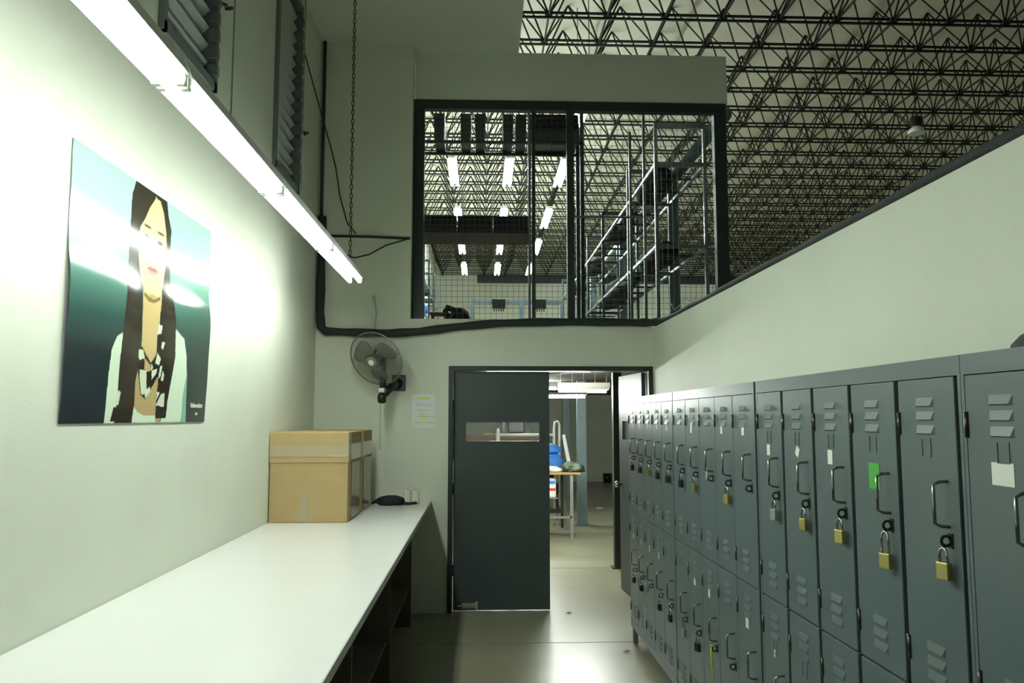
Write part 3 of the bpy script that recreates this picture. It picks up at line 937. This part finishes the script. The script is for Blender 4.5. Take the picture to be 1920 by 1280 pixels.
CAB = [(6.13, 0.004), (4.70, 0.004), (3.262, 0.022), (1.846, 0.022)]
CLAB = ['grey ten door locker cabinet standing next to the doorway', 'grey ten door locker cabinet with a yellow ribbon on a lower door',
        'grey ten door locker cabinet with a green sticker and brass padlocks', 'grey ten door locker cabinet carrying a black bag on top']
DOORS = {}
for ci, (yf, gap) in enumerate(CAB):
    t = thing('locker_cabinet', CLAB[ci], 'locker', (LF, yf - UW, 0))
    # carcass: back, sides, dividers, shelves, top band (y runs 0..UW towards the door wall)
    m = MB()
    m.use(M_LOCK)
    m.box(0.0, 0.385, 0, 0.012, LB, LT - 0.0481); m.box(0.0, 0.385, UW - 0.012, UW, LB, LT - 0.0481); m.box(0.0201, 0.385, 0, 0.012, LT - 0.048, LT); m.box(0.0201, 0.385, UW - 0.012, UW, LT - 0.048, LT)
    m.box(0.0201, 0.385, 0.0121, UW - 0.0121, LT - 0.012, LT)
    m.box(0.0, 0.02, 0, UW, LT - 0.048, LT); m.box(0.002, 0.02, 0.0121, UW - 0.0121, LB, Z_LO - 0.004)
    m.box(0.375, 0.385, 0.012, UW - 0.012, LB, LT - 0.012)
    m.box(0.02, 0.375, 0.012, UW - 0.012, LB, LB + 0.01)
    m.box(0.028, 0.375, 0.012, UW - 0.012, 0.962, 0.974)
    for k in range(1, NCOL):
        yy = 0.01 + k * PITCHY
        m.box(0.030, 0.375, yy - 0.004, yy + 0.004, LB, LT - 0.012)
    m.build('carcass', None, t)
    for yy in (0.02, UW - 0.06):
        for xx in (0.004, 0.34):
            MB().prism([(xx, 0), (xx + 0.035, 0), (xx + 0.035, LB + 0.01), (xx, LB + 0.01)], yy, yy + 0.04).build('leg', M_LOCK, t)
    wd = PITCHY - gap
    dm = door_mesh(wd)
    for k in range(NCOL):            # k = 0 next to the doorway end
        yc = UW - 0.01 - (k + 0.5) * PITCHY + gap * 0.35
        for tier, z0 in ((0, Z_UP), (1, Z_LO)):
            d = link('door', dm, t, 0.0025, (0, yc, z0))
            DOORS[(ci, k, tier)] = (d, yf - UW + yc, z0, wd)
            for dz in (DH - 0.072, DH - 0.107, DH - 0.142, 0.115, 0.08, 0.045):
                link('louvre', LOUV, d, 0, (0, 0.0, dz))
            for dz in (DH - 0.115, 0.10):
                link('hinge', HNG, d, 0, (-0.001, wd / 2 - 0.004, dz))
            link('handle', HND, d, 0, (0, -wd / 2 + 0.045, DH - 0.308))
            link('hasp', HASP, d, 0, (-0.001, -wd / 2 + 0.04, DH - 0.395))
            if ci >= 2:
                link('card_holder', LHOLD, d, 0, (0, 0.0, DH - 0.175))

def sticker(key, dy, dz, w_, h_, material=None, name='sticker', rot=0.0):
    d, yy, z0, wd = DOORS[key]
    o = Bx(-0.0014, 0.0, -w_ / 2, w_ / 2, -h_ / 2, h_ / 2).build(name, material or M_STICK, d, loc=(0, dy, dz))
    o.rotation_euler = (rot, 0, 0)
    return o
for k in range(5):
    if k in (0, 1, 2, 3):
        sticker((0, k, 0), -0.01, 0.645, 0.022, 0.04)
sticker((0, 4, 0), 0.0, 0.64, 0.022, 0.04)
sticker((1, 1, 0), 0.02, 0.642, 0.03, 0.05)
sticker((1, 3, 0), 0.03, 0.648, 0.03, 0.05)
sticker((1, 4, 0), 0.0, 0.648, 0.035, 0.05)
sticker((1, 1, 1), 0.01, 0.645, 0.028, 0.045)
sticker((1, 2, 1), 0.02, 0.64, 0.028, 0.045)
sticker((1, 4, 1), 0.01, 0.640, 0.035, 0.05)
for k in range(4):
    sticker((0, k, 1), 0.0, 0.63, 0.02, 0.04)
sticker((2, 0, 0), 0.01, 0.573, 0.034, 0.042)
sticker((2, 1, 0), 0.0, 0.578, 0.030, 0.034, rot=0.5)
sticker((2, 2, 0), 0.01, 0.572, 0.034, 0.046)
sticker((2, 3, 0), 0.0, 0.532, 0.062, 0.075, M_GREEN)
sticker((3, 0, 0), 0.005, 0.577, 0.075, 0.05)
sticker((1, 2, 0), 0.02, 0.42, 0.012, 0.06, rot=0.35, name='torn_label')
# paper scraps and dents on doors
sticker((2, 0, 1), 0.01, 0.60, 0.012, 0.03, name='torn_label', rot=0.2)
sticker((1, 3, 1), 0.0, 0.67, 0.012, 0.012, name='torn_label')

HZ = Z_UP + DH - 0.395
HZL = Z_LO + DH - 0.395
def lock_at(ci, k, tier, kind, label, long=False, group=None):
    d, yy, z0, wd = DOORS[(ci, k, tier)]
    padlock(kind, yy - wd / 2 + 0.04, (HZ if tier == 0 else HZL) - 0.006, label, long, group)
G1 = 'padlocks on the locker doors by the doorway'
G2 = 'padlocks on the lower locker doors'
lock_at(0, 0, 0, 'dark', 'dark padlock on the upper locker door closest to the doorway')
lock_at(0, 1, 0, 'dark', 'dark padlock on the second upper locker door from the doorway')
lock_at(0, 2, 0, 'brass', 'brass padlock on the third upper locker door from the doorway')
lock_at(0, 3, 0, 'dark', 'dark padlock on the fourth upper locker door from the doorway')
lock_at(0, 4, 0, 'dark', 'dark padlock on the fifth upper locker door from the doorway')
lock_at(1, 0, 0, 'dark', 'dark padlock on the sixth upper locker door from the doorway')
lock_at(1, 1, 0, 'brass', 'brass padlock on the seventh upper locker door from the doorway')
lock_at(1, 3, 0, 'brass', 'brass padlock on the ninth upper locker door from the doorway')
lock_at(0, 0, 1, 'dark', 'dark padlock on the lower locker door closest to the doorway')
lock_at(0, 1, 1, 'dark', 'dark padlock on the second lower locker door from the doorway')
lock_at(0, 3, 1, 'dark', 'dark padlock on the fourth lower locker door from the doorway')
lock_at(0, 4, 1, 'dark', 'dark padlock on the fifth lower locker door from the doorway')
lock_at(1, 0, 1, 'silver', 'silver padlock on a lower locker door of the ribbon cabinet')
lock_at(1, 1, 1, 'dark', 'dark padlock on a lower locker door next to the yellow ribbon')
lock_at(2, 0, 0, 'silver', 'silver padlock on the first door of the green sticker cabinet')
lock_at(2, 1, 0, 'brass', 'small brass padlock on the door with a torn round label')
lock_at(2, 2, 0, 'brass', 'brass padlock on the door beside the green stickered one')
lock_at(2, 3, 0, 'brass', 'long shackled brass padlock on the door with the green sticker', True)
lock_at(2, 4, 0, 'brass', 'wide brass padlock on the unlabelled last door of its cabinet')
rb = MB()
d, yy, z0, wd = DOORS[(1, 2, 1)]
yr = yy - wd / 2 + 0.04
rz = HZL
rb.tube([(LF - 0.02, yr, rz + 0.012), (LF - 0.03, yr + 0.01, rz - 0.03), (LF - 0.02, yr + 0.012, rz - 0.09)], 0.0035, 5)
rb.tube([(LF - 0.03, yr, rz + 0.008), (LF - 0.035, yr - 0.012, rz - 0.04), (LF - 0.025, yr - 0.006, rz - 0.11), (LF - 0.015, yr + 0.02, rz - 0.165)], 0.0035, 5)
rb.tube([(LF - 0.018, yr - 0.012, rz + 0.012), (LF - 0.034, yr, rz + 0.016), (LF - 0.018, yr + 0.014, rz + 0.012)], 0.0035, 5)
tag(rb.build('yellow_ribbon', M_YELLOW, None, True), 'yellow ribbon tied through a lower locker hasp', 'ribbon')
o = MB().lump((0, 0, 0.004), (0.10, 0.26, 0.085), wob=0.08, seed=90, flat=0.045).build('black_bag', M_BLACK, None, True, 0, (1.35, 1.68, LT))
tag(o, 'black bag lying on top of the lockers', 'bag')

# ------------------------------------------------------------------ workbench
bz = 0.955
wbn = thing('workbench', 'long white topped workbench along the left wall', 'workbench', (XL, 0.5, 0))
BL = YW - 0.5 - 0.002
Bx(0.002, 1.027, 0, BL, bz - 0.035, bz).build('worktop', M_LAM, wbn, bevel=0.003)
Bx(1.026, 1.030, 0, BL, bz - 0.036, bz - 0.002).build('edge_strip', M_EDGE, wbn)
Bx(0.90, 0.93, 0.02, BL - 0.02, bz - 0.125, bz - 0.036).build('apron', M_UNDER, wbn)
for yy in (0.1, 1.6, 3.1, 4.6, 6.1):
    Bx(0.05, 0.90, yy, yy + 0.03, 0, bz - 0.036).build('upright', M_UNDER, wbn)
Bx(0.05, 0.88, 0.1, 6.13, 0.28, 0.305).build('shelf', M_UNDER, wbn)
Bx(0.02, 0.05, 0.02, BL - 0.02, 0, bz - 0.036).build('back_panel', M_UNDER, wbn)

# ------------------------------------------------------------------ cardboard boxes
def carton(x0, y0, y1, W, H, label, front=True):
    t = thing('cardboard_box', label, 'box', (x0, y0, bz + 0.001))
    D = y1 - y0
    Bx(0, W, 0, D, 0, H).build('body', M_CARD, t, bevel=0.004)
    Bx(-0.004, W + 0.004, -0.007, D + 0.002, H - 0.205, H + 0.004).build('lid_flap', M_CARD, t, bevel=0.003)
    Bx(-0.002, W + 0.002, -0.0095, -0.0068, H - 0.165, H - 0.085).build('tape', M_TAPE, t)
    Bx(W * 0.40, W * 0.50, -0.0025, 0.001, 0.002, 0.19).build('tape', M_TAPE, t)
    Bx(W + 0.003, W + 0.0065, -0.002, D + 0.001, H - 0.19, H - 0.08).build('tape', M_TAPE, t)
    Bx(W + 0.003, W + 0.0070, D * 0.02, D * 0.15, H - 0.21, H + 0.003).build('tape', M_TAPE2, t)
    Bx(W + 0.001, W + 0.0045, D * 0.25, D * 0.95, 0.01, H - 0.21).build('tape', M_TAPE2, t)
    return t
carton(-1.452, 5.60, 6.14, 0.535, 0.612, 'brown cardboard box with shiny taped lid, nearer the poster')
carton(-1.452, 6.16, 6.76, 0.535, 0.612, 'brown cardboard box between the other box and the fan wall')

# thread cones, black cloth
for k, (x_, y_) in enumerate([(-0.615, 6.80), (-0.545, 6.78)]):
    t = thing('thread_cone', 'white thread cone standing beside the black cloth' if k == 0 else 'white thread cone at the corner edge of the workbench', 'thread cone', (x_, y_, bz))
    MB().lathe([(0.032, 0.0), (0.033, 0.012), (0.031, 0.10), (0.026, 0.112)], 20).build('thread', M_CONE, t, True)
    MB().lathe([(0.012, 0.108), (0.013, 0.118), (0.009, 0.119)], 14).build('core', M_CARD, t, True)
bc = MB()
bc.lump((-0.74, 6.70, bz + 0.028), (0.115, 0.07, 0.052), wob=0.2, seed=12, flat=0.55)
bc.tube([(-0.83, 6.70, bz + 0.02), (-0.865, 6.71, bz + 0.03), (-0.90, 6.72, bz + 0.012)], [0.02, 0.016, 0.01], 8)
bc.tube([(-0.64, 6.68, bz + 0.014), (-0.58, 6.69, bz + 0.012), (-0.53, 6.71, bz + 0.016)], [0.014, 0.011, 0.012], 8)
tag(bc.build('black_cloth', M_BLACK, None, True), 'crumpled black cloth on the workbench beside the thread cones', 'cloth')

# ------------------------------------------------------------------ wall fan
fc = Vector((-0.885, 6.72, 2.165))
nrm = Vector((-0.34, -0.80, -0.45)).normalized()
fan = thing('wall_fan', 'grey oscillating wall fan with round wire cage above the boxes', 'fan', tuple(fc))
q = nrm.to_track_quat('Z', 'Y')
def fan_part(mb, name, material, smooth=True):
    o = mb.build(name, material, fan, smooth)
    o.rotation_mode = 'QUATERNION'
    o.rotation_quaternion = q
    return o
R0 = 0.238
def ring(m, r, z, wr=0.002, n=48, s=4):
    m.tube([(r * math.cos(2 * math.pi * k / n), r * math.sin(2 * math.pi * k / n), z) for k in range(n)], wr, s, closed=True)
g = MB()
ring(g, R0, 0.0, 0.006, 56, 6)
fan_part(g, 'rim', M_FANWIRE)
g = MB()
NW = 90
for k in range(NW):
    a = 2 * math.pi * k / NW
    c, s_ = math.cos(a), math.sin(a)
    g.tube([(0.045 * c, 0.045 * s_, 0.078), (0.10 * c, 0.10 * s_, 0.076), (0.17 * c, 0.17 * s_, 0.060), (0.222 * c, 0.222 * s_, 0.025), (R0 * c, R0 * s_, 0.0)], 0.0013, 3)
ring(g, 0.14, 0.069, 0.0015)
fan_part(g, 'front_grille', M_FANWIRE)
g = MB()
for k in range(NW):
    a = 2 * math.pi * (k + 0.5) / NW
    c, s_ = math.cos(a), math.sin(a)
    g.tube([(0.06 * c, 0.06 * s_, -0.075), (0.14 * c, 0.14 * s_, -0.065), (0.215 * c, 0.215 * s_, -0.03), (R0 * c, R0 * s_, 0.0)], 0.0013, 3)
fan_part(g, 'rear_grille', M_FANWIRE)
fan_part(MB().lathe([(0.050, 0.070), (0.052, 0.080), (0.045, 0.086)], 28), 'hub_cap', M_FANPL)
fan_part(MB().lathe([(0.026, 0.084), (0.027, 0.089), (0.022, 0.091)], 24), 'badge', M_STICK)
fan_part(MB().lathe([(0.03, 0.045), (0.038, 0.03), (0.038, -0.02), (0.03, -0.03)], 20), 'blade_hub', M_FANBLADE)
for k in range(3):
    a0 = 2 * math.pi * k / 3 + 0.5
    bl = MB()
    n1, n2 = 8, 10
    for i in range(n1 + 1):
        r = 0.03 + (0.195 - 0.03) * i / n1
        half = 0.34 + 0.30 * math.sin(math.pi * min(1, i / n1 * 0.75 + 0.1)) if i < n1 else 0.40
        for jx in range(n2 + 1):
            a = a0 + half * (2 * jx / n2 - 1)
            zz = 0.035 * (2 * jx / n2 - 1) * (1 - 0.3 * i / n1)
            bl.v.append((r * math.cos(a), r * math.sin(a), zz))
    for i in range(n1):
        for jx in range(n2):
            p_ = i * (n2 + 1) + jx
            bl.face((p_, p_ + 1, p_ + n2 + 2, p_ + n2 + 1))
    bo_ = fan_part(bl, 'blade', M_FANBLADE)
    so = bo_.modifiers.new('thick', 'SOLIDIFY'); so.thickness = 0.003
fan_part(MB().lathe([(0.03, -0.06), (0.062, -0.07), (0.065, -0.13), (0.05, -0.17), (0.02, -0.18)], 24), 'motor', M_BLKPL)
pv = MB()
mo = q @ Vector((0, 0, -0.12))
pv.tube([tuple(mo), (mo.x + 0.01, mo.y - 0.02, mo.z - 0.22), (0.06, 0.06, -0.30)], [0.028, 0.028, 0.034], 12)
pv.tube([(0.06, 0.06, -0.30), (0.12, 0.20, -0.22), (0.16, YW - fc.y - 0.01, -0.19)], [0.034, 0.034, 0.04], 12)
pv.build('arm', M_BLKPL, fan, True)
MB().lathe([(0.018, -0.06), (0.036, -0.05), (0.038, 0.0), (0.03, 0.02)], 20, (0.055, 0.0, -0.315)).build('switch_housing', M_BLKPL, fan, True)
Bx(0.02, 0.085, -0.04, 0.02, -0.29, -0.245).build('collar', M_GALV, fan, bevel=0.01)
Bx(0.10, 0.22, YW - fc.y - 0.02, YW - fc.y, -0.26, -0.12).build('wall_plate', M_BLKPL, fan, bevel=0.006)
MB().tube([(0.045, -0.02, -0.37), (0.047, -0.015, -0.6), (0.045, -0.01, -0.76)], 0.0018, 5).build('pull_cord', M_FRAME, fan, True)
MB().lathe([(0.003, 0.0), (0.006, 0.004), (0.005, 0.022), (0.002, 0.026)], 10, (0.045, -0.01, -0.785)).build('cord_bead', M_STICK, fan, True)

# ------------------------------------------------------------------ workshop beyond the door
def column(x, y, wdt, h, material, label, base=True):
    t = thing('steel_column', label, 'column', (x, y, 0))
    Bx(-wdt / 2, wdt / 2, -wdt / 2, wdt / 2, 0, h).build('shaft', material, t, bevel=0.006)
    if base:
        Bx(-wdt * 0.8, wdt * 0.8, -wdt * 0.8, wdt * 0.8, 0, 0.012).build('base_plate', material, t)
        for sx in (-1, 1):
            MB().bar((sx * wdt * 0.66, -wdt * 0.6, 0.012), (sx * wdt * 0.66, -wdt * 0.6, 0.035), 0.01, n=6).build('bolt', M_GALV, t)
    return t
column(1.585, 12.60, 0.145, 2.26, M_BEAM, 'pale blue grey square column beside the sewing table')
column(1.83, 17.2, 0.16, 2.26, M_BEAM, 'pale blue grey square column far behind the blue cloth')
column(1.545, 9.05, 0.10, 2.26, M_FRAME, 'dark steel column just behind the open door leaf')
column(4.4, 12.6, 0.145, 2.26, M_BEAM, 'blue grey square column away to the side of the workshop')

lampt = thing('workshop_lamp', 'fluorescent lamp channel on thin hanging rods beside the workshop table', 'lamp', (0, 10.0, 2.0))
Bx(0.965, 1.62, -0.02, 0.03, 0.035, 0.11).build('channel', M_LAMPH, lampt)
Bx(0.965, 1.60, -0.07, 0.08, 0.018, 0.036).build('reflector', M_LAMPH, lampt)
for a, b, dy in ((0.98, 1.58, 0.04), (0.98, 1.55, -0.04)):
    MB().bar((a, dy, 0), (b, dy, 0), 0.019, n=8).build('tube', E_LOW, lampt, True)
for k in range(5):
    xx = 1.0 + k * 0.145
    MB().bar((xx, 0, 0.11), (xx, 0, 0.262), 0.003, n=4).build('hanger', M_GALV, lampt)
l2 = thing('workshop_lamp', 'fluorescent lamp channel on the workshop ceiling, ending beside the door leaf edge', 'lamp', (0, 13.2, 2.15))
Bx(0.0, 1.26, -0.03, 0.04, 0.025, 0.112).build('channel', M_LAMPH, l2)
MB().bar((0.03, 0, 0), (1.24, 0, 0), 0.022, n=8).build('tube', E_LOW, l2, True)
for xx in (0.0, 1.235):
    Bx(xx, xx + 0.025, -0.018, 0.018, -0.024, 0.03).build('lamp_holder', M_LAMPH, l2)
l5 = thing('workshop_lamp', 'short fluorescent lamp channel hung lowest, in front of the rod hung channel', 'lamp', (0, 9.2, 1.915))
Bx(0.03, 1.22, -0.05, 0.05, 0.02, 0.05).build('channel', M_LAMPH, l5)
MB().bar((0.05, 0, 0), (1.20, 0, 0), 0.019, n=8).build('tube', E_LOW, l5, True)
for xx in (0.1, 1.1):
    MB().bar((xx, 0, 0.05), (xx, 0, 0.346), 0.003).build('hanger', M_GALV, l5)
cdt = tag(MB().bar((0.9, 10.6, 2.242), (1.6, 9.2, 2.242), 0.02, n=8).build('ceiling_conduit', M_GALV, None, True), 'grey conduit running askew under the workshop ceiling', 'conduit')

tb = thing('sewing_table', 'wooden topped sewing table on a grey steel stand', 'table', (0, 11.25, 0))
Bx(0.15, 1.40, -0.02, 1.1, 0.875, 0.905).build('table_top', M_WOOD, tb, bevel=0.004)
for xx in (0.25, 1.27):
    Bx(xx - 0.022, xx + 0.022, 0.0, 0.045, 0, 0.875).build('leg', M_GALV, tb)
    Bx(xx - 0.022, xx + 0.022, 0.9, 0.945, 0, 0.875).build('leg', M_GALV, tb)
Bx(0.25, 1.27, 0.0, 0.04, 0.27, 0.30).build('stretcher', M_GALV, tb)
sm = thing('sewing_motor', 'dark sewing machine motor and rods slung under the table', 'motor', (1.1, 11.6, 0))
Bx(-0.16, 0.02, 0.0, 0.2, 0.56, 0.72).build('motor_body', M_BLKPL, sm, bevel=0.02)
MB().bar((0.05, -0.2, 0.12), (0.05, -0.18, 0.877), 0.02, n=8).build('treadle_rod', M_DKMETAL, sm)
MB().bar((0.012, -0.05, 0.34), (-0.02, 0.04, 0.62), 0.02, n=8).build('link_rod', M_DKMETAL, sm)
Bx(-0.16, 0.06, -0.23, -0.03, 0.33, 0.37).build('treadle', M_DKMETAL, sm)
MB().lathe([(0.04, -0.02), (0.045, 0.0), (0.04, 0.02)], 18, (-0.09, -0.03, 0.64)).build('pulley', M_GALV, sm, True)
Bx(-0.10, -0.04, 0.06, 0.14, 0.71, 0.876).build('bracket', M_DKMETAL, sm)
bxp = thing('printed_carton', 'white carton with blue and red print tucked under the sewing table', 'carton', (0.93, 11.32, 0.55))
Bx(-0.12, 0.13, 0, 0.2, 0, 0.27).build('body', M_WHITE, bxp, bevel=0.02)
Bx(-0.12, 0.12, -0.002, 0.0, 0.19, 0.235).build('blue_band', M_BLUE, bxp)
Bx(-0.12, 0.12, -0.002, 0.0, 0.095, 0.13).build('red_band', M_RED, bxp)
Bx(0.80, 1.08, 11.30, 11.54, 0.535, 0.549).build('under_shelf', M_GALV, tb).location = (0, -11.25, 0)
gm = MB()
gm.use(M_GRNCL)
gm.lump((-0.03, 0, 0.05), (0.13, 0.15, 0.095), 26, 14, wob=0.35, seed=21, flat=0.5)
gm.tube([(-0.15, -0.04, 0.03), (-0.06, -0.10, 0.10), (0.05, -0.11, 0.09), (0.13, -0.08, 0.03)], [0.02, 0.032, 0.034, 0.025], 8)
gm.use(M_BLACK)
gm.lump((0.09, -0.02, 0.025), (0.08, 0.13, 0.075), 22, 12, wob=0.3, seed=25, flat=0.32)
gm.tube([(-0.16, -0.12, 0.015), (-0.08, -0.13, 0.035), (0.02, -0.14, 0.022), (0.12, -0.13, 0.02)], [0.014, 0.022, 0.02, 0.02], 8)
o = gm.build('green_garment', None, None, True, 0, (1.31, 11.42, 0.905))
tag(o, 'dark green and black garment bundled on the sewing table edge', 'garment')
o = MB().lump((0, 0, 0.03), (0.17, 0.14, 0.05), wob=0.2, seed=22, flat=0.55).build('white_cloth', M_WHITE, None, True, 0, (0.98, 11.42, 0.905))
tag(o, 'white cloth lying on the sewing table', 'cloth')
o = MB().lump((0, 0, 0.10), (0.22, 0.2, 0.16), wob=0.16, seed=23, flat=0.62).build('blue_cloth', M_BLUE, None, True, 0, (1.0, 11.95, 0.905))
tag(o, 'bright blue folded cloth heaped at the back of the sewing table', 'cloth')
o = MB().lump((0, 0, 0.06), (0.20, 0.18, 0.09), wob=0.14, seed=24, flat=0.6).build('blue_cloth', M_BLUE, None, True, 0, (0.99, 11.95, 1.14))
tag(o, 'bright blue cloth on top of the other blue pile', 'cloth')
wr = thing('white_rail_frame', 'white tubular rail frame seen through the door slot', 'rail', (0, 12.6, 0))
MB().tube([(0.265, 0, 0), (0.265, 0, 1.42), (0.27, 0, 1.465), (0.29, 0, 1.475)], 0.032, 10).build('post', M_WHITE, wr, True)
MB().bar((0.28, 0, 1.40), (1.15, 0, 1.40), 0.021, n=8).build('rail', M_WHITE, wr, True)
MB().tube([(1.15, 0, 0), (1.15, 0, 1.52), (1.165, 0, 1.60), (1.21, 0, 1.61), (1.235, 0, 1.56), (1.235, 0, 0)], 0.018, 10).build('post', M_WHITE, wr, True)
tag(Bx(-0.9, 1.08, 13.2, 13.25, 0, 1.385).build('brown_board', M_BROWN), 'brown wooden board behind the white rail frame', 'board')
dm_ = thing('dark_machine', 'dark industrial sewing machine behind the brown board', 'machine', (0.45, 13.6, 0))
Bx(0, 0.30, 0, 0.2, 1.40, 1.72).build('body', M_BLKPL, dm_, bevel=0.03)
Bx(-0.1, -0.03, 0.05, 0.15, 1.42, 1.66).build('spool_pillar', M_DKMETAL, dm_, bevel=0.01)
MB().bar((0.30, 0.1, 1.66), (0.50, 0.1, 1.40), 0.022, n=8).build('arm', M_BLKPL, dm_)
MB().bar((-0.1, 0.1, 1.64), (-0.24, 0.1, 1.40), 0.02, n=8).build('arm', M_BLKPL, dm_)
Bx(-0.4, 0.6, 0.0, 0.3, 1.36, 1.40).build('bed', M_BROWN, dm_)
for xx in (-0.35, 0.55):
    Bx(xx - 0.02, xx + 0.02, 0.1, 0.14, 0, 1.36).build('leg', M_DKMETAL, dm_)
lb = MB()
lb.v += [(1.325, 12.18, 0.905), (1.385, 12.18, 0.905), (1.385, 12.22, 0.905), (1.325, 12.22, 0.905), (1.235, 12.18, 1.40), (1.28, 12.18, 1.42), (1.28, 12.22, 1.42), (1.235, 12.22, 1.40)]
for qd in ((0, 3, 2, 1), (4, 5, 6, 7), (0, 1, 5, 4), (1, 2, 6, 5), (2, 3, 7, 6), (3, 0, 4, 7)):
    lb.face(qd)
tag(lb.build('leaning_board', M_WHITE, None, bevel=0.004), 'narrow white board leaning upright on the sewing table', 'board')
bn = thing('black_bin', 'small black bin against the far workshop wall', 'bin', (3.28, 20.8, 0))
MB().lathe([(0.10, 0), (0.12, 0.22), (0.11, 0.22), (0.09, 0.02)], 18).build('body', M_BLKPL, bn, True)
wsk = thing('floor_litter', 'pale scrap lying on the workshop floor', 'scrap', (2.2, 14.9, 0))
Bx(-0.06, 0.06, -0.02, 0.02, 0.0, 0.012).build('scrap', M_WHITE, wsk)
lf = MB()
lf.v += [(-0.03, 0, 0.002), (0.0, -0.012, 0.012), (0.03, 0.004, 0.006), (0.0, 0.016, 0.014), (0, 0, 0.003)]
lf.face((0, 1, 3)); lf.face((1, 2, 3)); lf.face((0, 4, 1)); lf.face((1, 4, 2)); lf.face((2, 4, 3)); lf.face((3, 4, 0))
tag(lf.build('dry_leaf', M_BROWN, None, loc=(1.05, 5.86, 0)), 'small curled brown leaf on the floor by the lockers', 'leaf')
tag(lf.build('dry_leaf', M_BROWN, None, loc=(0.76, 7.0, 0)), 'tiny brown leaf on the floor at the door opening', 'leaf')
